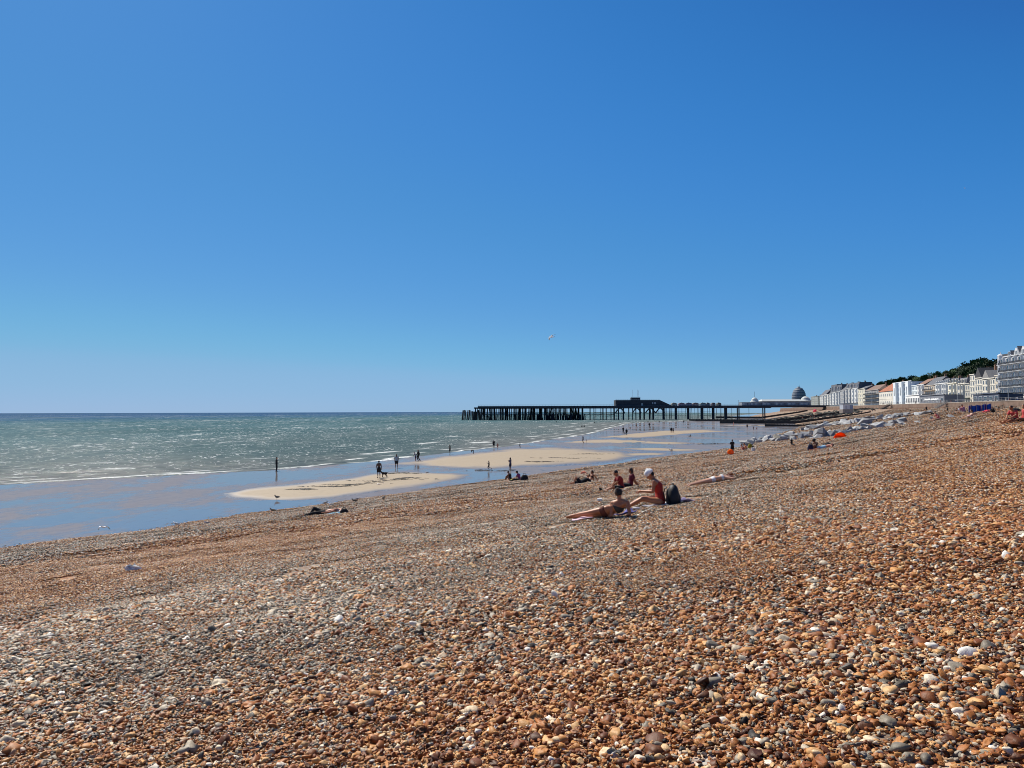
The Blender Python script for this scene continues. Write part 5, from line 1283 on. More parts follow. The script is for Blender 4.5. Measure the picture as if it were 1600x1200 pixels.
stand(916, 692.5, 6.5, 'stand', 180, 'small child standing by the adult with a bag on the thin sand bar', wear=[('tshirt', (.3, .27, .2))], sk='tan', hmin=.7)
stand(973.8, 676.5, 10.5, 'stand', 90, 'dark figure at the left of the walking family near the breakers', wear=[('trousers', BLK), ('tshirt', BLK)], sk='dark')
stand(979, 680, 13.5, 'walk', 80, 'tallest figure in dark clothes carrying a bag in the walking family', wear=[('trousers', BLK), ('hoodie', BLK)], sk='dark')
stand(976.5, 680.2, 5.6, 'walk', 80, 'toddler walking at the foot of the tallest dark figure', wear=[('shorts', BLK)], sk='dark', hmin=.6)
stand(985.5, 671, 6.5, 'bend', 200, 'bending figure with pale back in the shallows', wear=[('tshirt', (.6, .6, .6)), ('shorts', BLK)])
stand(995, 668, 7.5, 'walk', 190, 'dark child splashing near the pier reflections', wear=[('tshirt', BLK), ('shorts', BLK)], hmin=.8)
stand(1048.8, 677, 9, 'stand', 100, 'left of a dark couple walking close together on the far bar', wear=[('hoodie', BLK), ('shorts', BLK)])
stand(1051.8, 677, 8.3, 'stand', 100, 'right of a dark couple walking close together on the far bar', wear=[('dress', BLK)], female=True, hair='bob')
stand(1050, 708, 10, 'bend', 190, 'figure in white top bending over the near channel with arms out', wear=[('tshirt', WHT), ('shorts', BLK)], o={'wrR': (-.45, -.35, .8), 'elR': (0, -.3, .95)})
p = at(1079, 682); person(p, 200, 'sit', 'lone dark child sitting in the shallow pool', [('tank', BLK)], 'dark', 'short', h=1.3)
stand(1144.5, 710, 23, 'stand_arms_in', 100, 'woman in black dress standing by an orange ball on the shingle edge', wear=[('dress', BLK)], sk='brown', female=True, hair='bun')
stand(1146.5, 666, 8.5, 'stand', 190, 'person in pinkish swimwear in front of the second groyne', wear=[('swimsuit', (.35, .12, .15))], sk='red', female=True)
stand(1167.5, 669.8, 7.8, 'stand', 90, 'person in black wading in front of the groyne', wear=[('tshirt', BLK), ('shorts', BLK)])
stand(1177.3, 672, 6, 'stand', 120, 'thin child wading left of another child near the nearest groyne', wear=[('shorts', GRY)], sk='brown', hmin=.8)
stand(1182.5, 672, 5.4, 'stand', 60, 'smaller pinkish child wading near the nearest groyne', wear=[('briefs', (.3, .1, .1))], sk='red', hmin=.8)
stand(1068.5, 661.5, 6.5, 'stand', 90, 'tiny dark figure standing under the middle of the pier', wear=[('trousers', BLK), ('hoodie', BLK)], hmin=1.2)
stand(1014.5, 667, 7, 'stand', 90, 'tiny dark figure wading left among the pier reflections', wear=[('trousers', BLK), ('hoodie', BLK)], hmin=1.2)
stand(1012.5, 661.5, 4.5, 'stand', 90, 'tiny swimmer among the breakers below the dark pier building', wear=[('shorts', BLK)], sk='dark', hmin=1.2)
stand(1030, 661.3, 4.5, 'stand', 90, 'tiny swimmer right of another below the dark pier building', wear=[('shorts', BLK)], sk='dark', hmin=1.2)
for px, py, lb in ((909.2, 667.6, 'left of two swimmers standing in the surf'), (912.8, 667.6, 'right of two swimmers standing in the surf'), (928.5, 660.8, 'lone swimmer farther out in the breakers'), (869, 660, 'lone swimmer in deep water before the dense piles')):
    p = CAM+ray(px, py)*(-7/ray(px, py).z); p.z = -.75; person(p, 90, 'stand', lb, [('shorts', BLK)], 'dark', 'short', h=1.75)
# --- right hand part of the beach
p = at(1161.5, 705.5); person(p, 190, 'sit', 'pinkish person sitting at the front of the group by the white bucket', [('swimsuit', (.25, .06, .08))], 'red', 'short', 'black', 1.6, True, 0, tilt=True)
p = at(1166.5, 704.5); person(p, 180, 'sit_knees', 'bare backed sitter with dark hair in the middle of the group', [('briefs', BLK)], 'red', 'short', 'brown', 1.75, False, 0, tilt=True)
stand(1237, 698, 11, 'stand', 80, 'slim dark child standing on shingle in front of the boulders', wear=[('shorts', BLK), ('tank', BLK)], sk='dark')
p = at(1238, 698); person(p, 62, 'prone', 'dark clad person lying flat left of another in front of the boulders', [('hoodie', BLK), ('trousers', BLK)], 'dark', 'short', h=1.7, tilt=True)
p = at(1256, 696); person(p, 62, 'prone', 'dark clad person lying flat with raised shoulders in front of the boulders', [('hoodie', BLK), ('trousers', BLK)], 'tan', 'short', h=1.75, tilt=True)
p = at(1277, 702.5); person(p, 195, 'sit_knees', 'woman with thick curly dark hair sitting knees up beside a blue bag', [('bikini_top', BLK), ('bikini_bottom', BLK)], 'brown', 'afro', 'black', 1.4, True, 0, tilt=True)
p = at(1287, 701.5); person(p, 12, 'supine', 'person in light blue shorts lying behind the curly haired woman', [('shorts', (.25, .45, .6))], 'red', 'short', 'black', 1.75, False, 0, tilt=True)
p = at(1291, 696.5); person(p, 50, 'supine', 'person in black top lying with white towel farther back', [('hoodie', BLK), ('trousers', BLK)], 'tan', 'short', 'black', 1.6, False, 0, tilt=True)
p = at(1421, 666.5); person(p, 250, 'sit_knees', 'person in dark red hoodie sitting on a slab beside a black bag', [('hoodie', (.25, .02, .025)), ('trousers', BLK)], 'tan', 'short', 'black', 1.75, False, 0, tilt=True)
p = at(1467, 656.5); person(p, 195, 'sit', 'person in bright pink top sitting above the pointed slab', [('tank', (.55, .08, .10))], 'fair', 'short', 'brown', 1.7, True, 0, tilt=True)
stand(1447.5, 642.3, 7.5, 'stand', 90, 'person in black standing near the foot of the sea wall', wear=[('hoodie', BLK), ('trousers', BLK)])
stand(1480.8, 643, 7, 'stand', 270, 'person in dark clothes at the foot of the pale steps', wear=[('hoodie', (.05, .04, .04)), ('trousers', BLK)], sk='brown')
p = at(1514, 653.5); person(p, 185, 'recline', 'sunbather with long bare legs stretched out left of the blue windbreak', [('briefs', (.5, .3, .3))], 'fair', 'bob', 'black', 1.7, True, 0, tilt=True, o={'head': (-.36, 0, .5), 'chest': (-.3, 0, .2), 'neck': (-.4, 0, .34), 'shL': (-.4, .17, .28), 'shR': (-.4, -.17, .28)})
p = at(1588, 660); person(p, 196, 'sit', 'person in coral red t-shirt sitting with long bare legs at the right edge', [('tshirt', (.55, .07, .06)), ('shorts', BLK)], 'tan', 'short', 'brown', 1.78, False, 1, tilt=True)
p = at(1601, 658.5); person(p, 186, 'sit_back', 'dark haired person sitting half hidden behind the coral red t-shirt', [('tshirt', (.45, .05, .05))], 'tan', 'bob', 'black', 1.7, True, 1, tilt=True)
far_sit = [(1499, 646, BLK, 'dark figure at the left of the group by the blue windbreak'), (1503, 646, WHT, 'white topped figure in the group by the blue windbreak'), (1508, 646.5, (.5, .2, .25), 'pink topped figure next to the blue windbreak'),
 (1406, 643.5, BLK, 'dark sitter left of the pair below the sea wall'), (1423, 643, (.1, .05, .05), 'brownish sitter right of the pair below the sea wall'), (1316, 643.8, BLK, 'dark huddled sitter below the white hut'), (1328, 643.5, BLK, 'dark sitter right of the white hut'),
 (1332, 647.5, BLK, 'lone dark sitter above the nearest groyne'), (1360, 643, (.06, .02, .02), 'dark reddish sitter, left of three under the wall'), (1364, 642.6, BLK, 'dark sitter, middle of three under the wall'), (1367.5, 642.3, (.1, .03, .03), 'brown sitter, right of three under the wall'),
 (1301, 651, BLK, 'dark sitter on the beach between the two groynes'), (1303.5, 651.4, (.2, .08, .05), 'small brown sitter beside a dark one between the groynes'), (1313, 650.5, BLK, 'dark sitter, left of three above the groyne'), (1316.5, 650.3, BLK, 'dark sitter, middle of three above the groyne'), (1319.5, 649.6, (.25, .1, .06), 'reddish sitter, right of three above the groyne'),
 (1335, 669.5, (.6, .42, .08), 'person in yellow sitting among the boulders'), (1330, 668.5, (.5, .3, .3), 'pinkish person beside the one in yellow among the boulders'), (1353, 662.5, (.3, .1, .08), 'reddish sitter at the top of the boulders'), (1370, 659, BLK, 'black clad sitter on the upper boulders'),
 (1283, 655, (.3, .12, .1), 'left sitter of the long row above the nearest groyne'), (1287, 654.7, (.5, .2, .2), 'second sitter of the long row above the nearest groyne'), (1291, 654.3, (.25, .1, .1), 'third sitter of the long row above the nearest groyne'), (1294, 653.8, BLK, 'last sitter of the long row above the nearest groyne')]
for i, (px, py, col, lb) in enumerate(far_sit):
    p = at(px, py); person(p, 200+40*(i % 3), ['sit_knees', 'sit', 'sit_back'][i % 3], lb, [('tshirt', col), ('trousers' if i % 2 else 'shorts', BLK if i % 3 else GRY)], ['tan', 'brown', 'red'][i % 3], 'short', ['black', 'brown'][i % 2], 1.75, bool(i % 2), 0, 'people sitting about on the far beach', tilt=True)
for px, py, hp, lb in ((1254, 656, 7, 'pinkish person walking above the nearest groyne'), (1266.5, 655, 6.5, 'left of two people standing near the end of the second groyne'), (1272.5, 654, 6.5, 'right of two people standing near the end of the second groyne'), (1242, 644, 5, 'tiny person on the beach under the pier')):
    stand(px, py, hp, 'walk', 90, lb, wear=[('shorts', GRY)], sk='red', hmin=1.4)
# people on the promenade behind the railing
prom_col = [BLK, WHT, (.3, .05, .05), (.1, .15, .3), GRY, (.5, .45, .3)]
pl = ['person in black strolling on the promenade', 'person in white strolling on the promenade', 'person in red strolling on the promenade', 'person in blue strolling on the promenade', 'person in grey strolling on the promenade', 'person in beige strolling on the promenade']
plc = ['behind the beach steps', 'in front of the shopfronts', 'before the grey low building', 'near the slate roofed house', 'by the dark blue building', 'below the hotel awnings', 'beside the tall lamp post', 'at the right edge', 'by the orange roofed villa', 'before the apartment block', 'near the white restaurant', 'above the white hut']
for i, px in enumerate((1486, 1494, 1470, 1505, 1556, 1572, 1577, 1590, 1380, 1403, 1431, 1330)):
    A = ray_front(px, 2.5+(i % 3)); person((A.x, A.y, PROM), 90+180*(i % 2), 'walk', pl[i % 6]+' '+plc[i], [('tshirt', prom_col[i % 6]), ('trousers', prom_col[(i+2) % 6])], 'tan', 'short', 'black', 1.75)

# ---------------------------------------------------------------- things on the beach
def towel(px, py, L, W_, deg, col, label, lump=.03, seed=1):
    p = at(px, py); n, m = 14, 9; vs = []; r = random.Random(seed)
    c, s = math.cos(R(deg)), math.sin(R(deg))
    for i in range(n):
        for j in range(m):
            u = (i/(n-1)-.5)*L; v = (j/(m-1)-.5)*W_; x = u*c-v*s; y = u*s+v*c
            z = float(beach_z(p.x+x, p.y+y))-p.z+.035+lump*(vn(np.array(u*7+seed), np.array(v*7))-.3); vs.append((x, y, float(z)))
    fs = [(i*m+j, (i+1)*m+j, (i+1)*m+j+1, i*m+j+1) for i in range(n-1) for j in range(m-1)]
    o = MB().add(vs, fs).build('towel', cloth(col), None, True, loc=p); sd = o.modifiers.new('thick', 'SOLIDIFY'); sd.thickness = .012
    return tag(o, label, 'towel')
towel(1040, 789.2, .95, .5, 8, (.66, .66, .68), 'white towel under the seated woman in red')
towel(976, 804, .42, .36, 10, (.09, .09, .30), 'blue violet towel under the reclining woman elbows', .10, 3)
towel(910, 812, .45, .3, 175, (.75, .55, .60), 'pale pink towel under the reclining woman feet', .03, 5)
towel(521, 804, .75, .5, 10, (.10, .42, .62), 'bright light blue towel beside the lying man', .12, 6)
towel(527, 801.5, .6, .4, 10, (.70, .72, .75), 'white cloth crumpled at the lying man head', .12, 7)
towel(1072, 785.5, .36, .22, 15, (.38, .32, .48), 'crumpled lilac cloth behind the black backpack', .14, 8)
towel(983, 765.5, 1.3, .6, 5, BLK, 'black mat under the pair in red shirts', .02, 9)
towel(1293, 703, 1.6, .8, 12, (.30, .38, .52), 'pale blue towel under the pair by the blue bag', .04, 10)
# backpack
p = at(1052, 789)
bp = empty('backpack', p, R(190), 'black backpack standing behind the seated woman in red', 'backpack')
bk = mat('nylon_black', (.014, .015, .017), .6, .3, 12, .006)
b_ = MB().tube([(0, 0, 0), (0, 0, .04), (.01, 0, .18), (.0, 0, .32), (-.02, 0, .42), (-.03, 0, .455)], [(.15, .11), (.19, .15), (.18, .145), (.15, .12), (.09, .075), (.03, .025)], 18, side=V(0, 1, 0)).build('pack_body', bk, bp, True)
MB().tube([(-.10, 0, .05), (-.11, 0, .12), (-.10, 0, .22), (-.09, 0, .26)], [(.10, .05), (.12, .06), (.10, .055), (.05, .03)], 14, side=V(0, 1, 0)).build('front_pocket', bk, bp, True)
for s in (1, -1):
    MB().tube([(.11, .07*s, .40), (.17, .08*s, .36), (.19, .09*s, .25), (.16, .09*s, .12), (.12, .1*s, .06)], [(.028, .008)]*5, 8, side=V(0, 1, 0)).build('strap', bk, bp, True)
MB().tube([(.0, -.03, .44), (.0, -.025, .49), (.0, .025, .49), (.0, .03, .44)], [.008]*4, 6).build('handle', bk, bp, True)
p = at(995, 797.5); MBb = MB().tube([(-.09, 0, .03), (.05, 0, .03), (.065, 0, .03), (.10, 0, .03)], [.026, .026, .014, .012], 12)
o = MBb.build('bottle', mat('white_plastic', (.7, .7, .7), .4), None, True, loc=p+V(0, 0, .02)); o.rotation_euler = (0, 0, R(-25)); tag(o, 'small white tube lying on pebbles before the seated woman', 'bottle')
p = at(937, 784); o = MB().box((0, 0, .05), (.14, .10, .09)).build('snack_box', mat('white_card', (.72, .72, .72), .7), None, loc=p); tag(o, 'small white box behind the reclining woman', 'box')
bm_ = o.modifiers.new('bev', 'BEVEL'); bm_.width = .008
# bags
def bag(px, py, w_, h_, col, label, name='bag', deg=0, kind='bag'):
    p = at(px, py); e = empty(name, p, R(deg), label, kind)
    MB().tube([(0, 0, -.02), (0, 0, h_*.15), (0, 0, h_*.6), (0, 0, h_*.92), (0, 0, h_)], [(w_*.42, w_*.3), (w_*.5, w_*.36), (w_*.46, w_*.3), (w_*.3, w_*.18), (w_*.12, w_*.06)], 14, side=V(1, 0, 0)).build('bag_body', cloth(col), e, True)
    for s in (1, -1): MB().tube([(-w_*.2, s*w_*.12, h_*.85), (-w_*.12, s*w_*.14, h_*1.25), (w_*.12, s*w_*.14, h_*1.25), (w_*.2, s*w_*.12, h_*.85)], [.012]*4, 6).build('handle', cloth(col), e, True)
    return e
bag(538, 803.5, .45, .28, BLK, 'black bag lying by the head of the lying man')
bag(819.5, 751.5, .65, .5, BLK, 'black bag behind the person in purple')
bag(1266.5, 704.5, .42, .45, NAVY, 'navy blue bag standing beside the curly haired woman')
bag(1172, 702, .6, .7, (.33, .26, .02), 'yellow and black bag behind the group by the white bucket')
bag(1175.5, 701.5, .6, .4, BLK, 'black bag next to the yellow one')
bag(1430, 664, .75, .45, BLK, 'big black bag on the slab beside the red hooded sitter')
bag(1586, 645.2, .9, .35, BLK, 'flat black bag lying behind the coral shirted sitter')
p = at(1177, 705.5); bu = empty('bucket', p, 0, 'white bucket on the shingle beside the sitting group', 'bucket')
MB().tube([(0, 0, 0), (0, 0, .34), (0, 0, .37)], [.15, .19, .20], 16).build('tub', cloth(WHT), bu); MB().tube([(-.19, 0, .34), (-.1, 0, .5), (.1, 0, .5), (.19, 0, .34)], [.008]*4, 6).build('handle', iron, bu)
# round orange ball-shaped play tent bag by the standing woman
p = at(1141.5, 711); ob = empty('beach_ball', p, 0, 'large bright orange inflatable ball at the feet of the woman in black', 'ball')
rb = hgt(1141.5, 711, 9.5)/2
MB().ell((0, 0, rb*.94), (rb*1.05, rb*.9, rb), n=24, m=16).build('ball_skin', thin('orange_vinyl', (.95, .22, .04), .45), ob, True); MB().tube([(rb*.2, -rb*.85, rb), (rb*.22, -rb*.95, rb)], [.05, .035], 8).build('valve', mat('orange_valve', (.7, .4, .2), .4), ob)
# orange tent
p = at(1312, 685.5); wv_ = hgt(1312, 685.5, 19)
tn = empty('pop_up_tent', p, R(-8), 'bright orange pop-up tent in front of the boulders', 'tent'); rad_ = wv_/2
vs_ = []; fs_ = []; n_, m_ = 18, 12
for i in range(n_+1):
    a = math.pi*i/n_; 
    for j in range(m_+1):
        b = (math.pi*.5)*j/m_ ; hgt_ = math.sin(a)*rad_*1.02
        x = -math.cos(a)*rad_; vs_.append((x, -.55*rad_*math.cos(b)*math.sin(a)**.6+rad_*.5*math.sin(b)*0, hgt_*math.sin(b)) if False else (x*1., rad_*(-.5+1.25*(1-math.cos(b)))*math.sin(a)**.5 if j else -.5*rad_*math.sin(a)**.5, hgt_*math.cos(b)**.7 if j < m_ else 0))
for i in range(n_):
    for j in range(m_): fs_.append((i*(m_+1)+j, (i+1)*(m_+1)+j, (i+1)*(m_+1)+j+1, i*(m_+1)+j+1))
ors = thin('orange_nylon', (.92, .17, .03), .6)
tb = MB().add(vs_, fs_).build('canopy', ors, tn, True); sd = tb.modifiers.new('t', 'SOLIDIFY'); sd.thickness = .03
pts = [(-math.cos(math.pi*i/14)*rad_, -.52*rad_*math.sin(math.pi*i/14)**.5, math.sin(math.pi*i/14)*rad_*1.02+.01) for i in range(15)]
MB().tube(pts, [.035]*15, 6).build('hoop', ors, tn, True)
fl = MB().add([(-rad_*.9, -.5*rad_, .05), (rad_*.95, -.5*rad_, .05), (rad_*.7, -.5*rad_, rad_*.30), (rad_*.2, -.52*rad_, rad_*.42), (-rad_*.4, -.52*rad_, rad_*.62), (-rad_*.8, -.5*rad_, rad_*.5)], [(0, 1, 2, 3, 4, 5)]).build('door_panel', ors, tn); sd = fl.modifiers.new('t', 'SOLIDIFY'); sd.thickness = .03
MB().box((0, .1, .03), (rad_*1.8, rad_*.9, .05)).build('groundsheet', mat('tent_floor', (.3, .06, .02), .8), tn)
# striped windbreak
pL = at(1513.5, 647); dR = ray(1549.5, 646); pR = Vector((dR.x/dR.y*pL.y, pL.y, 0)); pR.z = ground(pR.x, pR.y); zt = hgt(1530, 646, 13.5)
wb_ = empty('windbreak', pL, 0, 'long blue striped cloth windbreak standing on the upper shingle', 'windbreak')
bl1 = thin('windbreak_blue', (.02, .06, .36), .4); bl2 = thin('windbreak_light_blue', (.06, .15, .50), .4); bl3 = thin('windbreak_mauve', (.16, .07, .34), .4); N_ = 24
for k, mm in ((0, bl1), (1, bl2), (2, bl3)):
    mb = MB()
    for i in range(N_):
        kk = (0, 1, 0, 2, 0, 1, 1, 0)[i % 8]
        if kk != k: continue
        def pt(t):
            q = pL.lerp(pR, t)-pL; sag = .10*math.sin(t*math.pi*6); return V(q.x, q.y+sag+.25*math.sin(t*9), q.z)
        a, b = pt(i/N_), pt((i+1)/N_); hh = zt*(1-.05*math.sin(i*1.3))
        mb.add([a+V(0, 0, .02), b+V(0, 0, .02), b+V(0, 0, hh), a+V(0, 0, hh), a+V(0, .02, .02), b+V(0, .02, .02), b+V(0, .02, hh), a+V(0, .02, hh)], [(0, 1, 2, 3), (7, 6, 5, 4), (0, 4, 5, 1), (3, 2, 6, 7)])
    mb.build('cloth_panel', mm, wb_)
for i in range(7):
    t_ = i/6; q = pL.lerp(pR, t_)-pL; q.y += .25*math.sin(t_*9)-.04
    MB().bar(q+V(0, 0, -.2), q+V(0, 0, zt+.18), .045, n=8).build('pole', mat('pale_pole', (.5, .42, .3), .7), wb_)
p = at(1541, 645.5); person(p, 48, 'supine', 'person in bright red lying in front of the blue windbreak', [('tshirt', (.6, .03, .05)), ('trousers', (.5, .03, .05))], 'fair', 'short', 'black', 1.7, False, 0, tilt=True)
stand(1553, 646, 11.5, 'squat', 180, 'person in black crouching at the right end of the windbreak', wear=[('hoodie', BLK), ('trousers', BLK)])
# pink umbrella
p = at(1273, 645); um = empty('beach_umbrella', p, 0, 'pink beach umbrella tilted on the far shingle', 'umbrella'); ur = hgt(1273, 645, 5.6)/2
mb = MB(); mb.tube([(0, -.25*ur, .9*ur), (0, -.1*ur, 1.3*ur), (0, .2*ur, 1.65*ur), (0, .42*ur, 1.8*ur), (0, .5*ur, 1.83*ur)], [1.0*ur, .93*ur, .62*ur, .28*ur, .03], 16); mb.build('canopy', thin('pink_cloth', (.85, .22, .30), .5), um)
MB().bar((0, 0, -.3), (0, .5*ur, 1.9*ur), .05, n=8).build('pole', frame_m, um)
# litter
p = at(207, 892); lit = MB(); r = random.Random(4)
lit.ell((0, 0, .05), (.17, .10, .07), n=16, m=10); lit.v = [(x+r.gauss(0, .022), y+r.gauss(0, .022), max(0, z+r.gauss(0, .022))) for x, y, z in lit.v]
tag(lit.build('plastic_bag', cloth((.66, .66, .64)), None, loc=p), 'crumpled white plastic bag lying on the orange shingle at left', 'plastic bag')
p = at(912, 741.5); e = empty('cool_bag', p, 0, 'small salmon pink cloth bag behind the pair in black', 'bag'); MB().tube([(0, 0, 0), (0, 0, .08), (0, 0, .2), (0, 0, .26)], [(.2, .12), (.26, .16), (.2, .12), (.05, .04)], 12, side=V(1, 0, 0)).build('bag_body', cloth((.65, .17, .10)), e, True)

# ---------------------------------------------------------------- weed heaps on the sand
def weed(px, py, L, W_, label, seed, deg=0, hgt_=.10):
    p = at(px, py); r = random.Random(seed); mb = MB()
    for i in range(46):
        u = r.gauss(0, .33)*L; v = r.gauss(0, .13)*W_+.5*math.sin(u*1.3+seed); c, s = math.cos(R(deg)), math.sin(R(deg)); x, y = u*c-v*s, u*s+v*c
        a = r.uniform(0, 6.28); l = r.uniform(.15, .45); z = r.uniform(0, hgt_*.45)
        mb.tube([(x, y, z), (x+math.cos(a)*l, y+math.sin(a)*l, z+.04), (x+math.cos(a+.6)*l*1.7, y+math.sin(a+.6)*l*1.7, z)], [(.03, .012), (.045, .018), (.02, .01)], 5)
    o = mb.build('seaweed', mat('seaweed', (.03, .024, .016), .6, .4, 3), None, loc=p); tag(o, label, 'seaweed', 'seaweed left on the sand')
for i, (px, py, L, W_, lb, dg, hh) in enumerate(((764, 735.3, 4.5, 1.2, 'dark weed heap under the playing boy', 5, .25), (516, 761.5, 4, .7, 'weed streak at the left on the nearest sand bar', 20, .06), (545, 758.5, 5, .6, 'long weed streak in the middle of the nearest sand bar', 20, .06), (605, 752.5, 5, .7, 'weed streak right of the man with the dog', 18, .06), (628, 749.5, 3.5, .7, 'small weed streak near the tip of the nearest bar', 15, .06), (629, 740.5, 3, .4, 'faint weed line behind the man with the dog', 5, .05),
     (923, 710.5, 5, 1.5, 'dark weed patch on the middle of the second bar', 4, .12), (888, 717, 7, 1.0, 'thin weed line at the near side of the second bar', -12, .05), (845, 722.5, 3, .8, 'small weed tuft on the second bar', 0, .12), (1104, 694.2, 9, 2, 'weedy stones at the right end of the far pool', 0, .35), (1113, 693.8, 5, 2, 'second clump of weedy stones beside the first', 0, .4), (473, 767.5, 1.6, .5, 'tiny weed tuft near the standing gull', 0, .08))):
    weed(px, py, L, W_, lb, i+3, dg, hh)

# ---------------------------------------------------------------- gulls and the dog
gw = mat('gull_white', (.74, .74, .74), .7, .06); gg = mat('gull_grey', (.26, .28, .31), .7, .1); gd = mat('gull_dark', (.05, .045, .04), .7); gy = mat('gull_bill', (.55, .35, .06), .5)
gb = mat('gull_brown', (.12, .10, .085), .8, .4, 20)
def gull(px, py, deg, label, dark_=False, s=1., p=None):
    p = p or at(px, py); e = empty('gull', p, R(deg), label, 'gull', 'gulls at the water edge'); s *= .68; e.scale = (s, s, s); bmx = gb if dark_ else gw
    mb = MB(); mb.tube([(-.22, 0, .21), (-.12, 0, .22), (0, 0, .22), (.12, 0, .24), (.17, 0, .29), (.20, 0, .345), (.235, 0, .355), (.26, 0, .35)], [.012, .055, .085, .07, .042, .042, .036, .01], 12); mb.build('body', bmx, e, True)
    for q in (1, -1):
        MB().tube([(.10, .06*q, .26), (0, .085*q, .25), (-.14, .06*q, .235), (-.30, .02*q, .215)], [(.03, .012), (.062, .018), (.045, .014), (.008, .005)], 8, side=V(0, 0, 1)).build('wing', gg if not dark_ else gb, e, True)
        MB().bar((.02, .03*q, .16), (.03, .03*q, 0), .012, n=6).build('leg', gy, e)
    MB().tube([(.255, 0, .35), (.29, 0, .346), (.315, 0, .336)], [.012, .010, .003], 6).build('bill', gy, e)
    return e
gull(433, 781, 160, 'dark brown gull standing on the tip of the nearest sand bar', True, 1.5); gull(426, 801.5, 160, 'dark gull standing in shallow water left of the lying man', True, 1.3)
gull(275, 822.5, 165, 'white headed gull with dark wings at the left shingle edge', False, 1.15); gull(323, 820.5, 200, 'small gull half hidden behind the shingle edge at left', False, .9)
gull(508, 789.5, 30, 'grey gull standing in the water beyond the lying man', True, 1.1); gull(517, 792, 200, 'white gull beyond the lying man knees', False, 1.1)
gull(554, 786, 170, 'dark gull at the water edge right of the lying man', True, 1.2); gull(558.5, 782, 20, 'grey gull just behind the dark one right of the lying man', False, 1.0)
gull(599, 782, 80, 'upright gull alone at the shingle edge below the man with the dog', True, 1.2)
gull(667, 741.5, 170, 'white gull standing alone on the nearest bar, right part', False, 1.2)
def flying(px, py, dist, deg, label, wl, wr_, bank=0, s=1., white=True):
    p = CAM+ray(px, py)*dist; e = empty('gull', p, R(deg), label, 'gull', None); e.rotation_euler = (R(bank), 0, R(deg)); e.scale = (s, s, s)
    MB().tube([(-.26, 0, 0), (-.16, 0, .005), (0, 0, 0), (.14, 0, .01), (.20, 0, .015), (.25, 0, .01)], [(.06, .006), (.045, .035), (.062, .06), (.045, .045), (.036, .036), (.01, .01)], 12, side=V(0, 1, 0)).build('body', gw, e, True)
    MB().tube([(.245, 0, .01), (.30, 0, 0)], [.012, .004], 6).build('bill', gy, e)
    for q, up_ in ((1, wl), (-1, wr_)):
        a, b, c = up_
        pts = [(.04, .04*q, .02), (.07, .26*q, a), (.0, .48*q, b), (-.10, .66*q, c)]
        w_ = MB().tube(pts[:3]+[V(*pts[2]).lerp(V(*pts[3]), .35)], [(.10, .014), (.085, .01), (.06, .008), (.045, .007)], 8, side=V(1, 0, 0)).build('wing', gw if white else gg, e, True)
        MB().tube([V(*pts[2]).lerp(V(*pts[3]), .36), pts[3]], [(.045, .007), (.008, .003)], 8, side=V(1, 0, 0)).build('wing_tip', gd, w_, True)
flying(162, 823.5, 42, 170, 'white gull flying low over the wet sand at left', (.06, .0, -.22), (.06, .0, -.22), 8, .62)
flying(862, 526.5, 62, 150, 'gull gliding high in the clear blue sky', (.10, .16, .10), (.02, -.08, -.22), -38, .95, False)
flying(592, 756.5, 62, 175, 'white gull flying low over the weed streak on the nearest bar', (.05, .02, -.05), (.05, .02, -.05), 5, .7)
flying(1508, 294, 300, 120, 'tiny distant gull high in the sky at upper right', (.05, .1, .1), (.05, .1, .1), 0, 1.)
p = at(600.5, 747); dg = empty('dog', p, R(200), 'dark curly dog standing beside the shirtless man', 'dog'); dm = mat('dog_fur', (.022, .014, .010), .9, .4, 20, .01)
mb = MB(); mb.tube([(-.30, 0, .40), (-.22, 0, .42), (0, 0, .40), (.18, 0, .42), (.26, 0, .44)], [.06, .12, .125, .15, .09], 12)
mb.cone((.22, 0, .46), (.36, 0, .60), .085, .07); mb.ell((.42, 0, .63), (.10, .07, .075)); mb.cone((.47, 0, .61), (.56, 0, .59), .045, .03)
for q in (1, -1):
    mb.cone((.18, .08*q, .40), (.17, .08*q, .22), .06, .035); mb.cone((.17, .08*q, .22), (.19, .08*q, .03), .035, .03); mb.cone((.19, .08*q, .03), (.24, .08*q, .02), .03, .022)
    mb.cone((-.20, .08*q, .38), (-.14, .09*q, .22), .08, .045); mb.cone((-.14, .09*q, .22), (-.30, .09*q, .14), .045, .03); mb.cone((-.30, .09*q, .14), (-.27, .09*q, .03), .03, .028); mb.cone((-.27, .09*q, .03), (-.22, .09*q, .02), .03, .022)
    mb.ell((.39, .075*q, .61), (.03, .02, .07))
mb.cone((-.30, 0, .44), (-.46, 0, .56), .035, .02)
b_ = mb.build('body', dm, dg); rem(b_, .016, 1)
# dark dog walking by the last slab
p = at(1457, 649.2); d2 = dg.copy(); C.objects.link(d2); d2.location = p; d2.rotation_euler = (0, 0, R(190)); d2['label'] = 'dark dog walking over the last slab of the rock groyne'; c_ = b_.copy(); C.objects.link(c_); c_.parent = d2; d2.scale = (1.5, 1.3, 1.3)
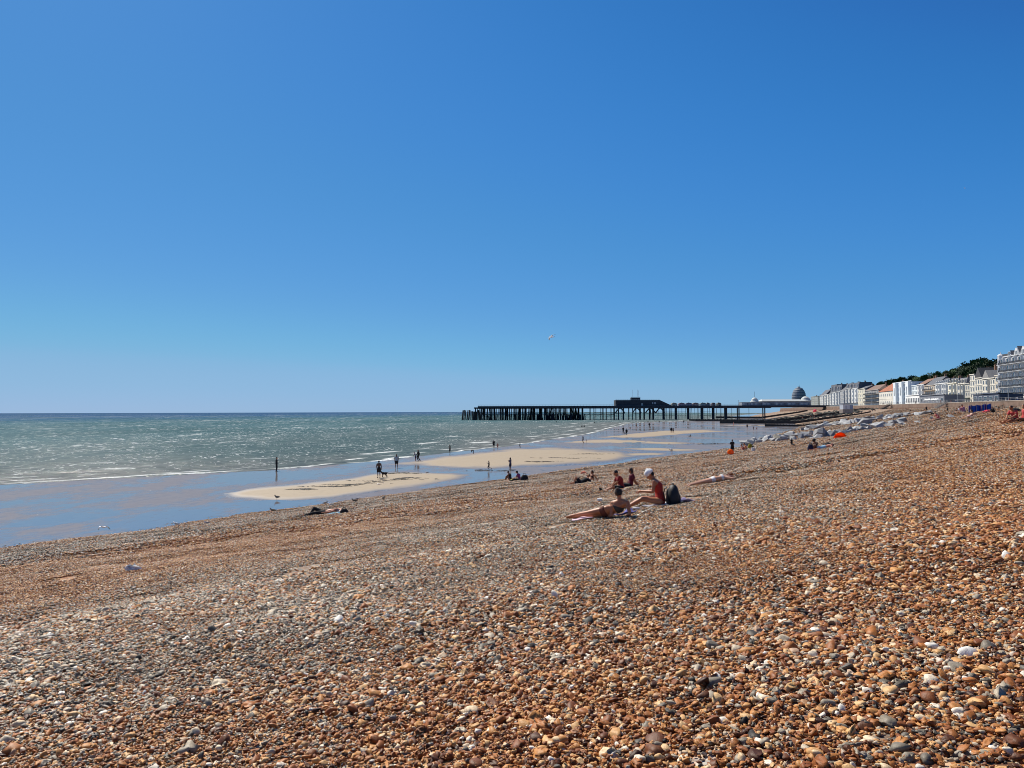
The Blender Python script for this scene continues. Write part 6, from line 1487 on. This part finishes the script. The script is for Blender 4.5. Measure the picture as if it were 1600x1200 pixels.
# ---------------------------------------------------------------- loose pebbles on the near beach (uncountable: one object per zone)
rng = np.random.default_rng(11)
def wedge(rmin, rmax, dens, ang=R(40)):
    n = int(.5*2*ang*(rmax**2-rmin**2)*dens)
    r = np.sqrt(rng.uniform(rmin**2, rmax**2, n)); a = rng.uniform(-ang, ang, n)
    x = r*np.sin(a); y = r*np.cos(a)
    k = (x > toe(y)-.1) & (x < wallx(y)-1)
    return x[k], y[k]
def pt_object(name, co, attrs, rots):
    me = bpy.data.meshes.new(name); n = len(co); me.vertices.add(n); me.vertices.foreach_set('co', co.astype(np.float32).ravel())
    for k, v in attrs.items():
        ty = 'INT' if v.dtype.kind == 'i' else 'FLOAT'
        a = me.attributes.new(k, ty, 'POINT'); a.data.foreach_set('value', v.astype(np.int32 if ty == 'INT' else np.float32))
    for k, v in rots.items():
        a = me.attributes.new(k, 'FLOAT_VECTOR', 'POINT'); a.data.foreach_set('vector', v.astype(np.float32).ravel())
    return link(name, me)
def pebble_mat(name, inst):
    t = NT(name); ty = 'INSTANCER' if inst else 'GEOMETRY'
    r1 = t.attr('r1', ty); r2 = t.attr('r2', ty); of = t.attr('ofrac', 'INSTANCER')
    c = pebble_colour(t, r1, r2, of)
    o = t.pos(); n = t.noise(o, 60., 3, .6)
    c = t.mix(1., c, t.ramp(n, [(.3, (.72, .70, .68)), (.7, (1.18, 1.15, 1.1))]), 'MULTIPLY')
    t.ln(c, t.b.inputs['Base Color']); t.b.inputs['Roughness'].default_value = .55; t.b.inputs['Specular IOR Level'].default_value = .3
    if inst: t.ln(t.bump(t.noise(o, 160., 3), .35, .004), t.b.inputs['Normal'])
    return t.m
class GN:
    def __init__(s, name):
        s.t = bpy.data.node_groups.new(name, 'GeometryNodeTree')
        s.t.interface.new_socket('Geometry', in_out='INPUT', socket_type='NodeSocketGeometry')
        s.t.interface.new_socket('Geometry', in_out='OUTPUT', socket_type='NodeSocketGeometry')
        s.i = s.n('NodeGroupInput'); s.o = s.n('NodeGroupOutput')
    def n(s, ty, **k):
        x = s.t.nodes.new(ty)
        for a, b in k.items(): setattr(x, a, b)
        return x
    def l(s, a, b): s.t.links.new(a, b)
    def rnd(s, lo, hi, seed, vec=False):
        x = s.n('FunctionNodeRandomValue', data_type='FLOAT_VECTOR' if vec else 'FLOAT')
        o = 0 if vec else 2
        x.inputs[o].default_value = lo; x.inputs[o+1].default_value = hi; x.inputs['Seed'].default_value = seed
        return x.outputs[0 if vec else 1]
    def named(s, nm, ty='FLOAT'):
        x = s.n('GeometryNodeInputNamedAttribute', data_type=ty); x.inputs[0].default_value = nm; return x.outputs[0]
    def store(s, geo, nm, val, dom='INSTANCE'):
        x = s.n('GeometryNodeStoreNamedAttribute', data_type='FLOAT', domain=dom); x.inputs['Name'].default_value = nm
        s.l(geo, x.inputs[0]); s.l(val, x.inputs['Value']); return x.outputs[0]
    def pebble(s, seed, sub, m):
        ic = s.n('GeometryNodeMeshIcoSphere'); ic.inputs['Radius'].default_value = 1; ic.inputs['Subdivisions'].default_value = sub
        nz = s.n('ShaderNodeTexNoise', noise_dimensions='4D'); nz.inputs['Scale'].default_value = .9 if seed % 2 else 1.35; nz.inputs['Detail'].default_value = 1.2; nz.inputs['W'].default_value = seed*3.7
        sub_ = s.n('ShaderNodeVectorMath', operation='SUBTRACT'); sub_.inputs[1].default_value = (.5, .5, .5); s.l(nz.outputs['Color'], sub_.inputs[0])
        sc = s.n('ShaderNodeVectorMath', operation='SCALE'); sc.inputs['Scale'].default_value = 1.5 if seed % 2 else 2.3; s.l(sub_.outputs[0], sc.inputs[0])
        sp = s.n('GeometryNodeSetPosition'); s.l(ic.outputs[0], sp.inputs[0]); s.l(sc.outputs[0], sp.inputs['Offset'])
        sm = s.n('GeometryNodeSetShadeSmooth'); s.l(sp.outputs[0], sm.inputs[0])
        mt = s.n('GeometryNodeSetMaterial'); mt.inputs['Material'].default_value = m; s.l(sm.outputs[0], mt.inputs[0])
        return mt.outputs[0]
    def pick(s, geos):
        gi = s.n('GeometryNodeGeometryToInstance')
        for g in reversed(geos): s.l(g, gi.inputs[0])
        return gi.outputs[0]
# near zone: every pebble an instance of its own
m_near = pebble_mat('pebble_near', True)
x, y = wedge(1.6, 14.5, 2700, R(41)); n = len(x)
coarse = 1.6*(fbm(x/2.4, y/2.4, 51)-.5)+.5+.25*np.clip((-x-2)/8, -.4, .6)
size = np.exp(rng.normal(math.log(.0124), .47, n))*np.clip(.6+.7*coarse, .45, 1.7)
big = rng.random(n) < .004; size[big] *= rng.uniform(1.4, 2.0, big.sum()); size = np.clip(size, .006, .06)
z = beach_z(x, y)+rng.uniform(-.5, 1.0, n)*.022
rt_ = np.stack([rng.normal(0, .38, n), rng.normal(0, .38, n), rng.uniform(0, 6.28, n)], -1)
el = rng.uniform(.62, 1., n)
scl = np.stack([size*1.15, size*el, size*rng.uniform(.42, .8, n)], -1)
o = pt_object('shingle_pebbles', np.stack([x, y, z], -1), {'r1': rng.random(n), 'r2': rng.random(n), 'ofrac': orange_frac(x, y), 'idx': rng.integers(0, 7, n)}, {'rot': rt_, 'scl': scl})
g = GN('scatter_pebbles'); inst = g.pick([g.pebble(k+1, 3 if k < 0 else 2, m_near) for k in range(7)])
ip = g.n('GeometryNodeInstanceOnPoints'); g.l(g.i.outputs[0], ip.inputs['Points']); g.l(inst, ip.inputs['Instance'])
ip.inputs['Pick Instance'].default_value = True
g.l(g.named('idx', 'INT'), ip.inputs['Instance Index']); g.l(g.named('rot', 'FLOAT_VECTOR'), ip.inputs['Rotation']); g.l(g.named('scl', 'FLOAT_VECTOR'), ip.inputs['Scale'])
g.l(ip.outputs[0], g.o.inputs[0])
o.modifiers.new('scatter', 'NODES').node_group = g.t; tag(o, kind='stuff')
print('near pebbles', n)
# farther: patches of pebbles
m_far = pebble_mat('pebble_far', False)
def tiles(name, rmin, rmax, step, scale, sub, pr, count=330):
    x, y = wedge(rmin, rmax, 1.0/step**2, R(39.5)); n = len(x)
    e = .4; z = beach_z(x, y)+.012*scale*(scale > 1.5)
    gx = (beach_z(x+e, y)-beach_z(x-e, y))/(2*e); gy = (beach_z(x, y+e)-beach_z(x, y-e))/(2*e); sp = rng.uniform(0, 6.28, n)
    rots = np.zeros((n, 3))
    for i in range(n):
        q = Vector((-gx[i], -gy[i], 1)).to_track_quat('Z', 'Y').to_matrix() @ Matrix.Rotation(sp[i], 3, 'Z')
        rots[i] = q.to_euler()
    o = pt_object(name, np.stack([x, y, z], -1), {'ofrac': orange_frac(x, y), 'idx': rng.integers(0, 6, n), 'sc': np.full(n, scale)*rng.uniform(.85, 1.15, n)}, {'rot': rots})
    g = GN(name); vs_ = []
    pb = g.pick([g.pebble(k+1, sub, m_far) for k in range(4)])
    for k in range(6):
        gr = g.n('GeometryNodeMeshGrid'); q = int(math.sqrt(count))
        gr.inputs['Size X'].default_value = .9; gr.inputs['Size Y'].default_value = .9; gr.inputs['Vertices X'].default_value = q; gr.inputs['Vertices Y'].default_value = q
        sp_ = g.n('GeometryNodeSetPosition'); g.l(gr.outputs[0], sp_.inputs[0]); g.l(g.rnd((-.05, -.05, -.008), (.05, .05, .022), k*5+1, True), sp_.inputs['Offset'])
        ip = g.n('GeometryNodeInstanceOnPoints'); g.l(sp_.outputs[0], ip.inputs['Points']); g.l(pb, ip.inputs['Instance'])
        ip.inputs['Pick Instance'].default_value = True; g.l(g.rnd((-.5, -.5, 0), (.5, .5, 6.28), k*5+2, True), ip.inputs['Rotation'])
        g.l(g.rnd((pr*.6, pr*.6, pr*.35), (pr*1.6, pr*1.1, pr*.9), k*5+3, True), ip.inputs['Scale'])
        geo = g.store(ip.outputs[0], 'r1', g.rnd(0., 1., k*5+4)); geo = g.store(geo, 'r2', g.rnd(0., 1., k*7+50))
        rl = g.n('GeometryNodeRealizeInstances'); g.l(geo, rl.inputs[0]); vs_.append(rl.outputs[0])
    inst = g.pick(vs_)
    ip = g.n('GeometryNodeInstanceOnPoints'); g.l(g.i.outputs[0], ip.inputs['Points']); g.l(inst, ip.inputs['Instance'])
    ip.inputs['Pick Instance'].default_value = True; g.l(g.named('idx', 'INT'), ip.inputs['Instance Index'])
    g.l(g.named('rot', 'FLOAT_VECTOR'), ip.inputs['Rotation']); g.l(g.named('sc'), ip.inputs['Scale'])
    g.l(ip.outputs[0], g.o.inputs[0]); o.modifiers.new('scatter', 'NODES').node_group = g.t; tag(o, kind='stuff')
    print(name, n)
tiles('shingle_pebbles_farther', 13.6, 30, .42, .95, 2, .019)
tiles('shingle_pebbles_distant', 28, 85, .85, 1.9, 1, .02, 300)
tiles('shingle_pebbles_far_off', 82, 180, 1.45, 3.4, 1, .021, 260)
tiles('shingle_pebbles_farthest', 175, 420, 2.8, 6.0, 1, .021, 220)
